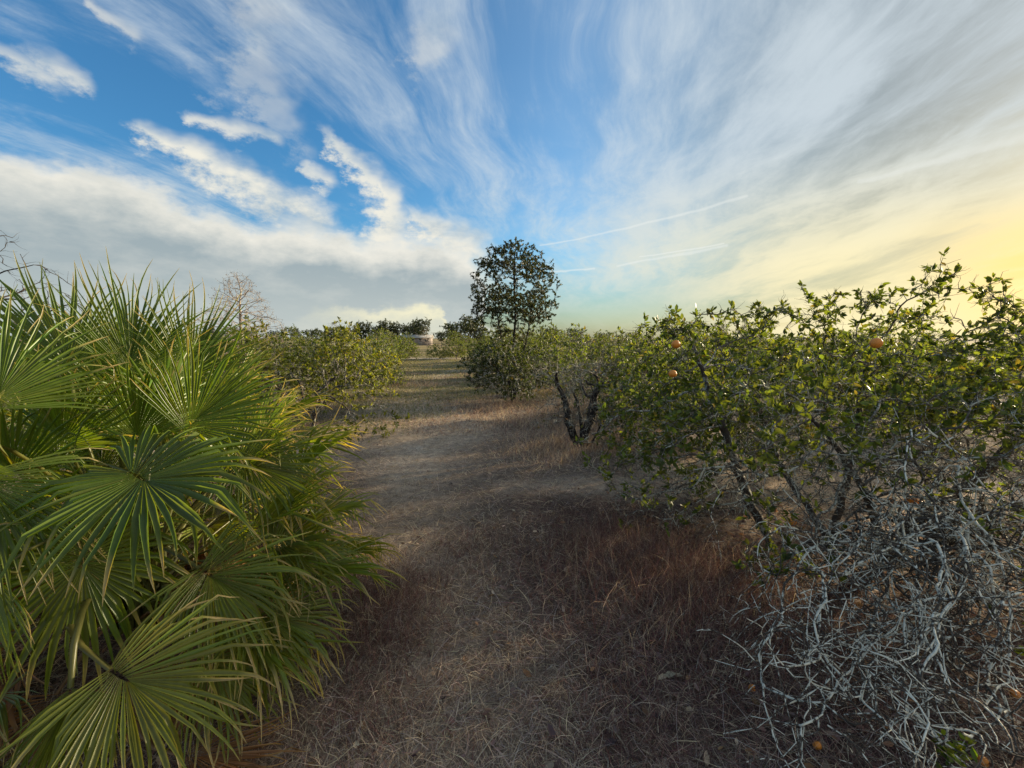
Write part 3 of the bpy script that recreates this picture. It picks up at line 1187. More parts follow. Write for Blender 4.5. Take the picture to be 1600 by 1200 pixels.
def near_left_tree():
    rng = np.random.default_rng(52)
    bx, by = -4.25, 9.0
    base = gpt(bx, by, 0.0)
    root = empty('orange_tree', base, 'sunlit yellow green orange tree right behind the fan palm', 'tree')
    att = dome(rng, 1900, 2.2, 2.0, 0.22, 2.25, 24, 0.6, 0.25)
    tip = np.array([at(px, py, d) - base + rng.normal(0, .2, 3) for px, py, d in ((590, 650, 8.4), (570, 620, 8.4), (600, 670, 8.3), (560, 670, 8.2), (540, 690, 8.1)) for _ in range(22)])
    att = np.concatenate([att, tip])
    ends = [(1.0 * math.cos(a), 1.0 * math.sin(a), rng.uniform(.9, 1.4)) for a in np.arange(6) * 1.047 + .3]
    P, par = colonize(rng, att, chains_from((0, 0, -.05), ends, (0.05, 0, .3), rng), 0.09, 0.65, 0.115, 110, 0.3)
    r = radii(par, 0.0034, 2.3, 0.075)
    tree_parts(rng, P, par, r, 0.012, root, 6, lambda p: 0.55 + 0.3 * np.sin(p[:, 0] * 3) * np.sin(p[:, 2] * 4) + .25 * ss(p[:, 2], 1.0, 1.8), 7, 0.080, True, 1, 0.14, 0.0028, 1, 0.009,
               pal=[(0.135, 0.150, 0.022), (0.17, 0.18, 0.028), (0.21, 0.20, 0.035), (0.09, 0.108, 0.018), (0.20, 0.15, 0.04)])  # yellower than the other citrus: low sunlight put into the leaf colour
    return root


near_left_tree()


def oak():
    rng = np.random.default_rng(63)
    g = ground_at(806, 629)
    base = gpt(g[0] - .05, g[1] + 0.5, 0.0)
    root = empty('oak_tree', base, 'tall slender young oak with small dark leaves rising above the grove', 'tree')
    H = 5.05
    att = []
    while len(att) < 2700:
        v = rng.uniform(-1, 1, 3)
        if v @ v > 1:
            continue
        z = 3.40 + v[2] * 1.62
        w = 1.38
        p = np.array([v[0] * w, v[1] * w, z])
        if math.sin(p[0] * 4.4 + 1) * math.sin(p[1] * 3.7 + 2) + math.sin(p[2] * 4.6 + .5 + p[0]) * 0.8 > -0.35:
            att.append(p)
    att = np.array(att)
    ch = [[(0, 0, -.05), (.03, 0, .8), (-.03, .03, 1.6), (.04, 0, 2.6), (0, 0, 3.8), (0.03, 0, 4.7)], [(0, 0, -.05), (-.15, .05, .9), (-.4, .1, 2.0), (-.6, .1, 3.0)],
          [(0, 0, -.05), (.15, -.1, .9), (.4, -.1, 2.0), (.6, -.15, 3.1)]]
    P, par = colonize(rng, att, ch, 0.10, 0.7, 0.13, 100, 0.25, 0.4, 0.16)
    r = radii(par, 0.0034, 2.3, 0.07)
    tree_parts(rng, P, par, r, 0.011, root, 5, lambda p: 0.80 + 0.2 * np.sin(p[:, 0] * 5) * np.sin(p[:, 2] * 5), 26, 0.058, False, 1, 0.17, 0.003, 0, 0.009,
               pal=[(0.035, 0.048, 0.016), (0.05, 0.062, 0.018), (0.09, 0.085, 0.025), (0.028, 0.038, 0.014), (0.11, 0.08, 0.03)], pw=(.34, .3, .14, .17, .05), mats=(M_DEADBARK, M_DEADBARK, M_OAK))
    # the citrus in front of its foot
    b2 = gpt(g[0] - 0.12, g[1] - .1, 0.0)
    root = empty('orange_tree', b2, 'dark lichen twigged orange tree at the foot of the young oak', 'tree')
    att = dome(rng, 1300, 1.6, 1.35, 0.35, 2.1, 18, 0.52, 0.2)
    ends = [(.6 * math.cos(a), .6 * math.sin(a), rng.uniform(.8, 1.2)) for a in np.arange(5) * 1.257]
    P, par = colonize(rng, att, chains_from((0, 0, -.05), ends, (0, 0, .42), rng, .06), 0.09, 0.6, 0.115, 90, 0.32)
    r = radii(par, 0.0040, 2.3, 0.075)
    tree_parts(rng, P, par, r, 0.011, root, 5, lambda p: 0.6 + 0.4 * ss(p[:, 2], 0.8, 1.4), 9, 0.085, False, 1, 0.15, 0.004, 2, 0.010,
               pal=[(0.04, 0.058, 0.018), (0.06, 0.075, 0.02), (0.09, 0.10, 0.03), (0.03, 0.045, 0.015), (0.12, 0.09, 0.04)], mats=(M_DEADBARK, M_LICHEN, M_CITRUS))


oak()


def bare_tree(name, base, H, W, seed, label, n=700, mats=(M_PINKTWIG, M_PINKTWIG, M_GRASS), few=0, top=0.25, up=0.1, trunk_frac=.85):
    rng = np.random.default_rng(seed)
    root = empty(name, base, label, 'tree')
    att = []
    while len(att) < n:
        z = rng.uniform(0.22, 1.0)
        w = W * min(1.0, (1.05 - z) / (1 - top)) ** 0.8
        a, q = rng.uniform(0, 6.283), math.sqrt(rng.uniform(0, 1))
        att.append((w * q * math.cos(a), w * q * math.sin(a), z * H))
    ch = [[(0, 0, -.05), (.05, 0, H * .2), (-.04, .04, H * .45), (.03, 0, H * trunk_frac)]]
    P, par = colonize(rng, np.array(att), ch, 0.11, 0.9, 0.15, 100, 0.22, 0.5, up)
    r = radii(par, 0.0065, 2.35, 0.075)
    tree_parts(rng, P, par, r, 0.011, root, 5, lambda p: np.full(len(p), few), 3, 0.055, False, 1, 0.2, 0.004, 1, 0.010,
               pal=[(0.22, 0.16, 0.12), (0.32, 0.26, 0.19), (0.16, 0.12, 0.09), (0.26, 0.22, 0.16), (0.2, 0.2, .1)], mats=mats)


bare_tree('bare_tree', gpt(*at(377, 520, 20.0)[:2], 0.0), 4.95, 1.95, 71, 'leafless tree with fine pinkish brown twigs rising behind the grove rows', 1500, few=0.5, top=0.45, trunk_frac=.75)
bare_tree('bare_tree', gpt(*at(-45, 520, 8.5)[:2], 0.0), 4.3, 2.3, 72, 'leafless thin branched tree beside the fan palm', 420, mats=(M_DEADBARK, M_DEADBARK, M_GRASS), few=0.02, top=0.5, trunk_frac=.7)


def stump():
    rng = np.random.default_rng(81)
    g = ground_at(908, 702)
    base = gpt(g[0], g[1], 0.0)
    root = empty('dead_orange_tree', base, 'dying orange tree reduced to charred dark stems and dry twigs', 'tree')
    ch = [[(0, 0, -.05), (.06, 0, .25), (.16, 0, .55), (.22, .05, .85), (.3, .05, 1.15)], [(0, 0, -.05), (-.14, .04, .2), (-.24, .02, .5), (-.3, .05, .9)], [(0, 0, -.05), (.02, .1, .4), (-.05, .15, .8)],
          [(0, 0, -.05), (.2, -.03, .12), (.34, -.02, .4)]]
    att = np.array([(rng.normal(0, .38), rng.normal(0, .38), rng.uniform(.45, 1.55)) for _ in range(330)])
    P, par = colonize(rng, att, ch, 0.07, 0.5, 0.09, 60, 0.3)
    r = radii(par, 0.0045, 1.85, 0.095)
    r = np.where(r > .010, r * 1.9, r)
    tree_parts(rng, P, par, r, 0.016, root, 7, lambda p: np.full(len(p), .12), 3, 0.06, False, 1, 0.16, 0.003, 3, 0.010,
               pal=[(0.2, 0.13, 0.08), (0.26, 0.19, 0.12), (0.12, 0.09, 0.05), (0.1, 0.11, .03), (0.2, 0.2, .1)], mats=(M_DEADBARK, M_TWIG, M_GRASS))


stump()
put_tree(3, 2.45, 10.6, 1.0, (1.0, 1.05), 'orange tree with dark open stems behind the dying charred one')
put_tree(2, 3.35, 7.4, 2.2, (0.85, 0.90), 'rounded leafy orange tree next to the dying charred one')


# ------------------------------------------------------------------ fan palm
def frond(rng, palm, hub, T, N, base, R_, spread=2.5, droop=0.5, nseg=46, age=0.3, fold=0.25, ctrl=None, dead=False, yellow=0.0):
    nseg = int(nseg * 1.12)
    hub, T, N, base = (np.asarray(v, float) for v in (hub, T, N, base))
    T = unit(T)
    N = unit(N - T * (N @ T))
    S = np.cross(T, N)
    # petiole: a bowed, flattened stalk
    c = ctrl if ctrl is not None else (base + hub) / 2 + np.array([0, 0, 0.25 * np.linalg.norm(hub - base)])
    c2 = hub - T * np.linalg.norm(hub - base) * 0.30
    ts = np.linspace(0, 1, 9)[:, None]
    pts = (1 - ts) ** 3 * base + 3 * (1 - ts) ** 2 * ts * c + 3 * (1 - ts) * ts ** 2 * c2 + ts ** 3 * hub
    dd = unit(np.gradient(pts, axis=0))
    sd = unit(np.cross(dd, np.array([0.01, 0.02, 1.0])))
    up = np.cross(sd, dd)
    w = np.linspace(0.022, 0.010, 9)[:, None]
    ring = np.stack([pts - sd * w, pts - up * w * .7, pts + sd * w, pts + up * w * .25], 1).reshape(-1, 3)
    j = np.arange(4)
    q = np.concatenate([np.stack([j, (j + 1) % 4, (j + 1) % 4 + 4, j + 4], 1) + 4 * k for k in range(8)])
    pc = np.array([0.20, 0.12, 0.06]) if dead else np.array([0.12, 0.13, 0.035]) * (1 - .5 * age) + np.array([0.16, 0.12, 0.05]) * .5 * age
    fr = obj('frond', make_mesh('frond', ring, [q], M_PALM, np.broadcast_to(pc, ring.shape), True), palm, label='dead brown frond' if dead else None)
    # blade: pleated fan of segments, joined near the hub, free and drooping towards the tips
    th = np.linspace(-spread, spread, nseg) + rng.normal(0, 0.012, nseg)
    dth = 2 * spread / (nseg - 1)
    k = np.abs(th) / spread
    d = np.cos(th)[:, None] * T + np.sin(th)[:, None] * S + (fold * np.sin(k * 1.6))[:, None] * N
    d = unit(d)
    o = hub + ((1 - k ** 1.5) * 0.16 * R_)[:, None] * T - ((1 - k) * 0.02 * R_)[:, None] * N
    L = R_ * (1 - 0.30 * k ** 2.2) * rng.uniform(0.84, 1.12, nseg)
    st = np.array([0.015, 0.12, 0.26, 0.40, 0.54, 0.67, 0.79, 0.90, 1.0])
    rf = rng.uniform(0.38, 0.52, nseg)
    g = droop * rng.uniform(0.6, 1.4, nseg)
    brk = rng.uniform(0, 1, nseg) < (0.06 + 0.14 * age)
    bk = rng.uniform(0.42, 0.85, nseg)
    kinkv = rng.exponential(1.3, nseg)
    swing = rng.normal(0, 0.16 + 0.10 * age, (nseg, 3))
    p = o + d * (st[0] * L)[:, None]
    ns = len(st)
    V = np.empty((nseg, ns, 3, 3))
    C = np.empty((nseg, ns, 3, 3))
    g0 = np.array([0.072, 0.112, 0.015]) * (1 - .25 * age) + np.array([0.16, 0.14, 0.03]) * .45 * (age + yellow)
    segc = g0 * rng.uniform(0.8, 1.2, (nseg, 1)) * (1 + rng.normal(0, 0.05, (nseg, 3)))
    tipc = np.array([0.40, 0.31, 0.15])
    tipk = rng.uniform(0.70, 1.05, nseg) - .18 * age
    nl = np.broadcast_to(N, (nseg, 3)).copy()
    for s_i in range(ns):
        f = st[s_i]
        if s_i:
            seg = (st[s_i] - st[s_i - 1]) * L
            pull = g * (max(0.0, f - 0.25) ** 1.5 * 0.45 + np.where((f > bk) & (st[s_i - 1] <= bk), kinkv, 0.0))
            pull = pull + np.where(brk & (f > bk), 0.9, 0.0)
            d = unit(d + np.array([0, 0, -1.0]) * pull[:, None] + swing * max(0, f - 0.4) * 0.8)
            p = p + d * seg[:, None]
        e = unit(np.cross(d, nl))
        nl = np.cross(e, d)
        nl = unit(nl)
        full_w = np.tan(dth / 2) * 1.03
        r_here = f * L
        wj = np.minimum(r_here, rf * L) * full_w * (1 + .15 * 0)
        free = np.clip((f - rf) / (1.0 - rf), 0, 1)
        wj = wj * (1 - free) ** 0.8 + 0.0006
        V[:, s_i, 0] = p - e * wj[:, None] + nl * (wj * 0.5)[:, None]
        V[:, s_i, 1] = p - nl * (wj * 0.7)[:, None]
        V[:, s_i, 2] = p + e * wj[:, None] + nl * (wj * 0.5)[:, None]
        tk = ss(f, tipk - .03, tipk + .16)[:, None]
        base_c = segc * (1.0 + 0.25 * f)
        if dead:
            base_c = np.array([0.23, 0.115, 0.05]) * rng.uniform(0.7, 1.25, (nseg, 1))
            tk = tk * .4
        cc = base_c * (1 - tk) + tipc * tk
        C[:, s_i] = cc[:, None]
        C[:, s_i, 1] *= 0.85
    m = ns * 3
    b = np.arange(nseg)[:, None, None] * m
    q = []
    for s_i in range(ns - 1):
        a = s_i * 3
        q += [[a, a + 1, a + 4, a + 3], [a + 1, a + 2, a + 5, a + 4]]
    q = (b + np.array(q)[None]).reshape(-1, 4)
    obj('blade', make_mesh('blade', V.reshape(-1, 3), [q], M_PALM, C.reshape(-1, 3)), fr)
    return fr


def img_dir(px, py, dpx, dpy, y, dy=0.0):
    """3-D direction that runs from one pixel to another at depth y, gaining dy in depth"""
    return at(px + dpx, py + dpy, y + dy) - at(px, py, y)


def build_palm():
    rng = np.random.default_rng(303)
    bx, by = -2.5, 2.7
    base = gpt(bx, by, 0.02)
    palm = empty('fan_palm', base, 'large green fan palm with spreading pleated fronds beside the path', 'palm')
    C0 = np.zeros(3)

    def lo(p):
        return np.asarray(p) - base
    camp = np.array([0, 0, CH])

    def hand(px, py, y, dpx, dpy, dyy, R_, spread, droop, age, fold=0.15, tilt=(0, 0, 0), yellow=0.0, nseg=46, ctrl=None, back=False):
        h = at(px, py, y)
        T = img_dir(px, py, dpx, dpy, y, dyy)
        N = unit(camp - h) * (-1 if back else 1) + np.array(tilt)
        hb = lo(h)
        b0 = np.array([rng.normal(0, .06), rng.normal(0, .06), 0.12])
        c = ctrl if ctrl is not None else b0 + np.array([hb[0] * .2, hb[1] * .2, max(0.55, hb[2] * 0.75)])
        frond(rng, palm, hb, T, N, b0, R_ * 0.88, spread, droop, nseg, age, fold, c, False, yellow)

    # fronds one can pick out in the photograph
    hand(203, 738, 1.95, 80, 35, -0.10, 0.70, 2.75, 0.45, 0.15, 0.12, (0.1, 0, .8))
    hand(125, 858, 1.80, 15, 90, -0.05, 0.58, 2.7, 0.6, 0.35, 0.10, (0, 0, .6))
    hand(172, 1046, 1.55, 90, 55, -0.02, 0.60, 1.75, 0.35, 0.7, 0.15, (0, 0, .55), 0.7, 40)
    hand(312, 888, 2.05, 80, 50, -0.05, 0.62, 1.8, 0.60, 0.45, 0.22, (0, 0, .5), 0.35)
    hand(285, 672, 2.35, 60, -50, 0.15, 0.66, 1.5, 0.12, 0.05, 0.25, (.25, 0, .2))
    hand(420, 870, 2.50, 90, -8, 0.10, 0.58, 1.5, 0.65, 0.45, 0.3, (0, 0, .8), 0.3)
    hand(370, 720, 2.55, 90, 20, 0.10, 0.66, 1.7, 0.75, 0.30, 0.3, (0, 0, .7))
    hand(400, 960, 2.25, 90, 15, 0.05, 0.60, 1.6, 0.65, 0.6, 0.3, (0, 0, .9), 0.5)
    hand(110, 590, 2.7, -10, -80, 0.15, 0.84, 1.3, 0.05, 0.02, 0.3, (.3, 0, .1))
    hand(-5, 640, 1.9, 12, -80, 0.1, 0.62, 1.5, 0.14, 0.1, 0.25, (.3, 0, .1))
    hand(-30, 740, 1.75, 40, 60, -.05, 0.60, 1.4, 0.6, 0.25, 0.2, (0, 0, .5))
    hand(200, 590, 2.75, 12, -80, 0.15, 0.80, 1.1, 0.05, 0.02, 0.35, (.3, 0, .1))
    hand(290, 600, 3.0, 25, -70, 0.15, 0.78, 1.1, 0.06, 0.05, 0.3, (.2, 0, .1))
    hand(-10, 900, 1.6, -40, 40, 0, 0.55, 2.0, 0.6, 0.4, 0.15, (0, 0, .5))
    hand(110, 1075, 1.5, 0, 90, 0, 0.45, 1.1, 0.6, 0.4, 0.3, (0, 0, .5))
    hand(320, 1020, 1.95, 60, 60, 0, 0.54, 1.5, 0.65, 0.6, 0.25, (0, 0, .7), 0.3)
    # the rest of the crown, spiralling out from the heart
    ga = 2.39996
    n = 72
    for i in range(n):
        u = (i + 0.5) / n
        az_ = i * ga + rng.normal(0, .15)
        pol = 0.18 + 1.42 * u ** 0.8                      # angle from vertical
        rho = rng.uniform(0.75, 1.15) * (1.22 - 0.18 * u)
        h = np.array([math.sin(pol) * math.cos(az_), math.sin(pol) * math.sin(az_), math.cos(pol) * 0.98 + 0.20]) * rho
        h[2] = max(h[2], 0.16)
        toward = (h + base)
        if toward[1] < 1.35 or (toward[1] < 2.2 and toward[0] > -0.9 and h[2] > .5):
            continue
        # keep the picked-out fronds clear of random ones in front of them
        if toward[1] < 2.35 and h[2] > 0.45 and toward[0] > -2.6:
            continue
        if toward[1] < 2.6 and u > 0.5 and rng.uniform() < 0.45:
            continue
        out = np.array([math.cos(az_), math.sin(az_), 0.0])
        T = unit(h * 0.9 + out * 0.25 * u + np.array([0, 0, -0.55 * u ** 1.2]))
        inward = unit(-out * math.cos(pol) + np.array([0, 0, math.sin(pol) + 0.25])) + rng.normal(0, 0.38, 3)
        frond(rng, palm, h, T, inward, np.array([rng.normal(0, .07), rng.normal(0, .07), 0.12]), rng.uniform(0.44, 0.62), rng.uniform(1.0, 1.9), 0.08 + 0.75 * u ** 1.3,
              int(rng.integers(36, 46)), 0.75 * u, rng.uniform(.15, .4), np.array([h[0] * .2, h[1] * .2, max(0.35, h[2] * .7)]), False, rng.uniform(0, .4) * u)
    # dead fronds hanging about the base
    for i in range(13):
        az_ = i * 0.52 + rng.normal(0, .2)
        rho = rng.uniform(0.45, .9)
        h = np.array([rho * math.cos(az_), rho * math.sin(az_), rng.uniform(0.10, 0.35)])
        if (h + base)[1] < 1.5:
            continue
        T = unit(np.array([math.cos(az_), math.sin(az_), -0.45]))
        frond(rng, palm, h, T, np.array([0, 0, 1.0]) + rng.normal(0, .25, 3), np.array([0, 0, 0.1]), rng.uniform(0.45, 0.6), 1.5, .35, 26, .9, .2, np.array([h[0] * .4, h[1] * .4, 0.4]), True)
    g = lo(at(285, 1180, 1.78))
    frond(rng, palm, g, np.array([1.0, 0.05, -0.10]), np.array([0, -.3, 1.0]), np.array([0, 0, 0.1]), 0.46, 0.8, .1, 30, .9, .12, np.array([g[0] * .4, g[1] * .4, 0.25]), True)

    # a second palm behind it
    bx, by = -3.6, 4.3
    base2 = gpt(bx, by, 0.02)
    p2 = empty('fan_palm', base2, 'smaller fan palm half hidden behind the large one', 'palm')
    for i in range(40):
        u = (i + .5) / 40
        az_ = i * ga
        pol = .15 + 1.3 * u ** .85
        rho = rng.uniform(.8, 1.15) * (1.25 - .2 * u)
        h = np.array([math.sin(pol) * math.cos(az_), math.sin(pol) * math.sin(az_), math.cos(pol) + .18]) * rho
        h[2] = max(h[2], .2)
        out = np.array([math.cos(az_), math.sin(az_), 0])
        T = unit(h * .9 + out * .25 * u + np.array([0, 0, -.5 * u]))
        inward = unit(-out * math.cos(pol) + np.array([0, 0, math.sin(pol) + .25])) + rng.normal(0, .22, 3)
        frond(rng, p2, h, T, inward, np.array([rng.normal(0, .06), rng.normal(0, .06), .12]), rng.uniform(.6, .8), rng.uniform(1.2, 2.0), .06 + .6 * u ** 1.4, 34, .7 * u, .25,
              np.array([h[0] * .2, h[1] * .2, max(.35, h[2] * .7)]), False, .3 * u)


build_palm()


def build_sprout():
    rng = np.random.default_rng(19)
    for px, py, h, lab in ((1485, 1188, .20, 'little bright green citrus sprout below the drooping lichen boughs'), (1098, 780, .55, 'fresh yellow green citrus sucker at the path side of the tangled tree')):
        g = ground_at(px, py)
        base = gpt(g[0], g[1], 0.0)
        root = empty('citrus_sprout', base, lab, 'plant')
        pp, dd = [], []
        b = MB()
        for k in range(5):
            d0 = unit(np.array([rng.normal(0, .4), rng.normal(0, .4), 1.0]))
            P, par, r = crooked(rng, (0, 0, -.01), d0, h * rng.uniform(.7, 1.2), .0035, 1, .2, -.02, .03, .3)
            V, q = tubes(P, par, r, np.ones(len(P), bool), 4)
            b.add(V, [q], (.1, .1, .1))
            for i in range(2, len(P)):
                for _ in range(3):
                    pp.append(P[i])
                    dd.append(unit(P[i] - P[par[i]] + rng.normal(0, .8, 3)))
        obj('stem', b.mesh('stem', M_TWIG), root, 'stuff')
        pp, dd = np.array(pp), np.array(dd)
        L = rng.uniform(.03, .065, len(pp))
        V, fs, c = leaves(rng, pp, dd, L, L * .5, pick(rng, len(pp), [(0.12, 0.17, 0.025), (0.16, 0.19, 0.03)], [.5, .5]), True, .5)
        obj('foliage', make_mesh('foliage', V, fs, M_CITRUS, c), root, 'stuff')


build_sprout()


# ------------------------------------------------------------------ oranges
M_PEEL = plain_mat('orange_peel', (0.62, 0.19, 0.02), (0.75, 0.27, 0.03), 0.45, 60.0, 0.35)
M_CALYX = plain_mat('calyx', (0.05, 0.06, 0.02), (0.09, 0.09, 0.03), 0.8)


def orange_mesh():
    nu, nv = 16, 11
    V = []
    for j in range(nv):
        p = math.pi * j / (nv - 1)
        for i in range(nu):
            t = 2 * math.pi * i / nu
            rr = 1.0 + 0.015 * math.cos(5 * t) * math.sin(p) - 0.10 * math.exp(-(p / 0.28) ** 2) - 0.04 * math.exp(-((math.pi - p) / 0.2) ** 2)
            V.append((rr * math.sin(p) * math.cos(t), rr * math.sin(p) * math.sin(t), rr * math.cos(p) * 0.94))
    q = [[j * nu + i, (j + 1) * nu + i, (j + 1) * nu + (i + 1) % nu, j * nu + (i + 1) % nu] for j in range(nv - 1) for i in range(nu)]
    return make_mesh('orange', V, [np.array(q)], M_PEEL, None, True)


def calyx_mesh():
    V = [(0, 0, 0.90)]
    for i in range(10):
        t = i * math.pi / 5
        rr = 0.22 if i % 2 == 0 else 0.10
        V.append((rr * math.cos(t), rr * math.sin(t), 0.885))
    for i in range(5):
        t = i * 2 * math.pi / 5
        V.append((.05 * math.cos(t), .05 * math.sin(t), .9))
    for i in range(5):
        t = i * 2 * math.pi / 5
        V.append((.04 * math.cos(t), .04 * math.sin(t), 1.12))
    tri = [[0, 1 + i, 1 + (i + 1) % 10] for i in range(10)]
    q = [[11 + i, 11 + (i + 1) % 5, 16 + (i + 1) % 5, 16 + i] for i in range(5)]
    return make_mesh('calyx', V, [np.array(tri), np.array(q)], M_CALYX)


ME_OR, ME_CA = orange_mesh(), calyx_mesh()


def orange(p, r, label, tilt=0.0, group=None):
    o = obj('orange', ME_OR)
    o.location = tuple(float(v) for v in p)
    o.scale = (r, r, r)
    o.rotation_euler = (tilt, tilt * .6, tilt * 3)
    tag(o, label, 'orange', group)
    obj('calyx', ME_CA, o)
    return o


def build_oranges():
    rng = np.random.default_rng(8)
    b = MB()
    base = np.array(TREE_A.location)
    hang = [(1369, 536, 3.15, .041, 'bright orange fruit hanging high among leaves above the lichen branches'), (1056, 538, 3.9, .040, 'orange hanging near the top of the stem leaning towards the path'),
            (1051, 584, 3.8, .036, 'orange hanging just below another on the stem leaning towards the path'), (1424, 780, 3.4, .040, 'dull orange low down beside the stem leaning away from the path'),
            (1437, 788, 3.45, .037, 'orange touching its twin low down by the stem leaning away from the path'), (1394, 783, 3.6, .034, 'shaded brownish orange in the middle of the tangled branches'),
            (1238, 815, 3.3, .03, 'small half hidden orange low in the tangled branches')]
    for px, py, d, r, lab in hang:
        p = at(px, py, d)
        top = p + np.array([0, 0, r * 1.05])
        i = np.argmin(np.linalg.norm(PA - (top + np.array([0, 0, .06])), axis=1))
        e = PA[i]
        mid = (top + e) / 2 + np.array([0, 0, .02])
        P3 = np.array([e, mid, top])
        V, q = tubes(P3, np.array([-1, 0, 1]), np.array([.003, .0026, .0022]), np.ones(3, bool), 5)
        obj('fruit_stalk', make_mesh('fruit_stalk', V - base, [q], M_TWIG), TREE_A)
        orange(p, r, lab, rng.uniform(-.3, .3))
    for px, py, r, lab in ((1175, 1076, .024, 'fallen orange in the reddish dead weeds'), (1277, 1160, .024, 'fallen orange lying on bare thatch below the drooping lichen boughs'),
                           (1587, 1078, .028, 'fallen orange under the far end of the drooping lichen boughs'), (1536, 1182, .028, 'brown rotting orange on the ground among the lichen twigs')):
        g = ground_at(px, py)
        orange((g[0], g[1], float(gz(g[0], g[1])) + r * .5), r * .85, lab, rng.uniform(.8, 2.2))


build_oranges()


# ------------------------------------------------------------------ far end: tree line, house, fence
M_WALL = plain_mat('painted_board', (0.20, 0.165, 0.15), (0.26, 0.215, 0.195), 0.8, 0.8)
M_ROOF = plain_mat('metal_roof', (0.30, 0.29, 0.28), (0.38, 0.37, 0.35), 0.6, 0.6)
M_GLASS = plain_mat('dark_glass', (0.03, 0.035, 0.04), (0.05, 0.055, 0.06), 0.15, 1.0)
M_TRIM = plain_mat('grey_trim', (0.30, 0.28, 0.26), (0.36, 0.34, 0.32), 0.6)
M_WOOD = plain_mat('weathered_wood', (0.16, 0.13, 0.11), (0.24, 0.2, 0.17), 0.9, 3.0)


def box(b, x0, x1, y0, y1, z0, z1):
    V = [(x, y, z) for z in (z0, z1) for y in (y0, y1) for x in (x0, x1)]
    q = np.array([[0, 2, 3, 1], [4, 5, 7, 6], [0, 1, 5, 4], [2, 6, 7, 3], [0, 4, 6, 2], [1, 3, 7, 5]])
    b.add(V, [q], (.5, .5, .5))


def part_box(name, mat, parent, *a):
    b = MB()
    box(b, *a)
    return obj(name, b.mesh(name, mat), parent)


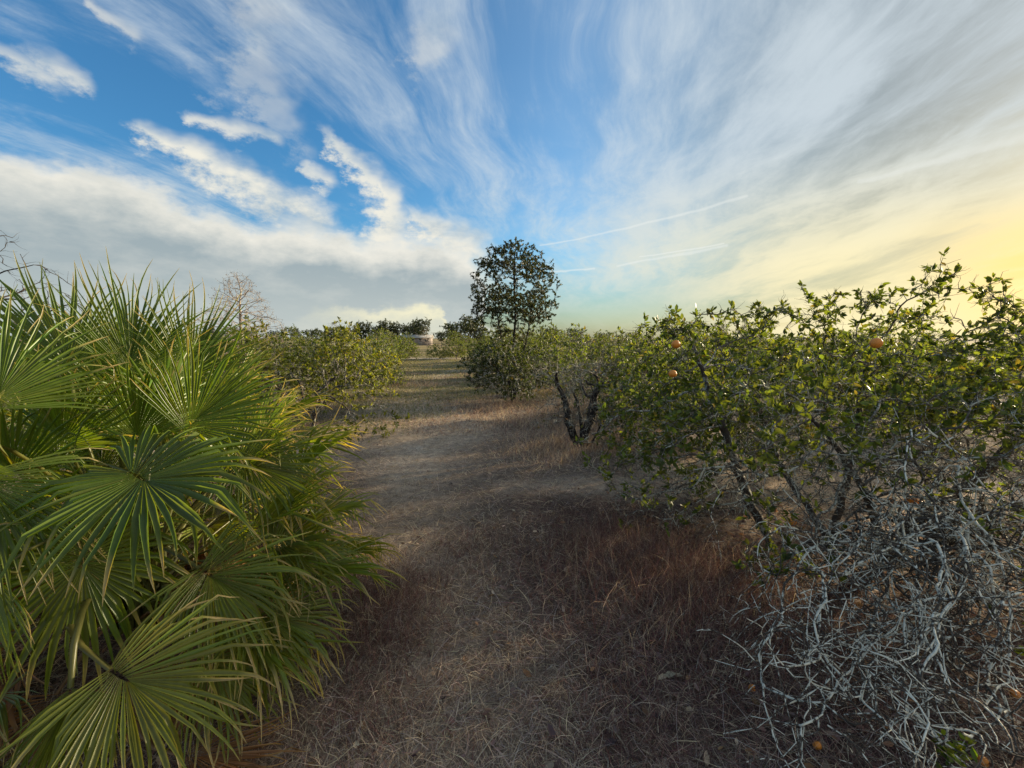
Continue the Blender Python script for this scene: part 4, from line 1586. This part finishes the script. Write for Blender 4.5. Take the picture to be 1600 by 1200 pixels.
def build_far():
    rng = np.random.default_rng(15)
    # house at the end of the clearing
    d = 122.0
    c = at(652, 528, d)
    base = np.array([c[0], d, 0.0])
    h = empty('house', base, 'low pinkish grey house with pale metal roof at the end of the clearing', 'house', None, R(4))
    part_box('wall', M_WALL, h, -4.6, 3.6, 0, 6, -.1, 2.15)
    b = MB()
    V = [(-5.0, -.5, 2.1), (4.0, -.5, 2.1), (4.0, 3.0, 2.95), (-5.0, 3.0, 2.95), (-5.0, 6.5, 2.1), (4.0, 6.5, 2.1)]
    V2 = [(x, y, z - .12) for x, y, z in V]
    b.add(V + V2, [np.array([[0, 1, 2, 3], [3, 2, 5, 4], [7, 6, 9, 8], [8, 9, 10, 11], [0, 6, 7, 1], [4, 5, 11, 10], [0, 3, 9, 6], [3, 4, 10, 9], [1, 7, 8, 2], [2, 8, 11, 5]])], (.5, .5, .5))
    obj('roof', b.mesh('roof', M_ROOF), h)
    for x in (-3.4, -1.4, 2.6):
        w = part_box('window', M_TRIM, h, x - .62, x + .62, -.06, 0.0, .75, 1.75)
        part_box('pane', M_GLASS, w, x - .5, x + .5, -.075, -.062, .85, 1.65)
    dr = part_box('door', M_TRIM, h, .3, 1.35, -.06, 0, 0, 1.9)
    part_box('panel', M_GLASS, dr, .45, 1.2, -.075, -.062, 1.0, 1.75)
    # post and rail fence along the far field
    f = empty('field_fence', (0, 0, 0), 'weathered post and rail fence across the pale far field', 'fence')
    fx0, fx1, fy = -46.0, 16.0, 92.0
    x = fx0
    pm = MB()
    box(pm, -.07, .07, -.07, .07, -.1, 1.25)
    pm = pm.mesh('post', M_WOOD)
    rm = MB()
    box(rm, 0.0, 3.1, -.025, .025, -.06, .06)
    rm = rm.mesh('rail', M_WOOD)
    while x < fx1:
        o = obj('post', pm, f)
        o.location = (x, fy, 0)
        for z in (.45, .8, 1.13):
            o = obj('rail', rm, f)
            o.location = (x, fy - .1, z)
        x += 3.1
    # trees along the far edge
    src = []
    for k, (W, H, tone) in enumerate(((5.0, 8.5, 1.0), (4.2, 7.2, .75), (5.6, 7.6, 1.25))):
        r_ = np.random.default_rng(500 + k)
        root = empty('broadleaf_tree', (0, 0, 0), 'x', 'tree')
        att = dome(r_, 420, W, W * .8, 2.0, H, 13, 1.7, .3)
        ends = [(W * .4 * math.cos(a), W * .35 * math.sin(a), H * r_.uniform(.45, .65)) for a in np.arange(5) * 1.257]
        P, par = colonize(r_, att, chains_from((0, 0, -.2), ends, (0, 0, 1.6), r_, .3), .4, 2.2, .5, 60)
        r = radii(par, .03, 2.3, .28)
        tree_parts(r_, P, par, r, .06, root, 5, None, 12, .40, False, 1, .8, .02, 0, .08,
                   pal=[tuple(v * tone for v in q) for q in ((.035, .05, .018), (.05, .065, .02), (.07, .08, .025), (.025, .038, .015), (.09, .08, .03))], mats=(M_DEADBARK, M_DEADBARK, M_OAK))
        src.append(root)
    used = [0, 0, 0]

    def far(k, px, d, s, label):
        p = at(px, 528, d)
        loc = (p[0], d, -.05)
        used[k] += 1
        if used[k] == 1:
            o = src[k]
            o.location, o.scale = loc, (s, s, s)
            o.rotation_euler = (0, 0, rng.uniform(0, 6))
            o['label'], o['group'] = label, 'trees along the far edge of the field'
        else:
            dup(src[k], loc, rng.uniform(0, 6), s, label, 'trees along the far edge of the field')
    for k, px, d, s in ((0, 735, 70, .72), (2, 720, 78, .7), (0, 655, 128, .95), (1, 645, 135, 1.0), (1, 625, 130, .95), (0, 610, 128, .9), (2, 588, 132, .8), (0, 565, 128, .85), (1, 540, 140, .85),
                        (1, 515, 140, .75), (2, 490, 145, .7), (0, 460, 150, .7), (1, 430, 150, .7), (2, 690, 150, .6), (1, 705, 150, .65), (0, 900, 120, .6), (2, 860, 130, .7),
                        (1, 940, 130, .55), (2, 990, 120, .5), (0, 1050, 130, .55), (1, 380, 150, .7), (0, 330, 150, .7), (2, 1120, 130, .55)):
        far(k, px, d, s, 'dark broadleaf tree in the line along the far field' if d > 100 else 'dark broadleaf tree standing at the end of the young oak row')
    bare_tree('bare_tree', gpt(*at(667, 528, 100.0)[:2], 0.0), 4.6, 2.6, 88, 'small leafless pinkish tree in front of the far house', 300, few=.3)


build_far()
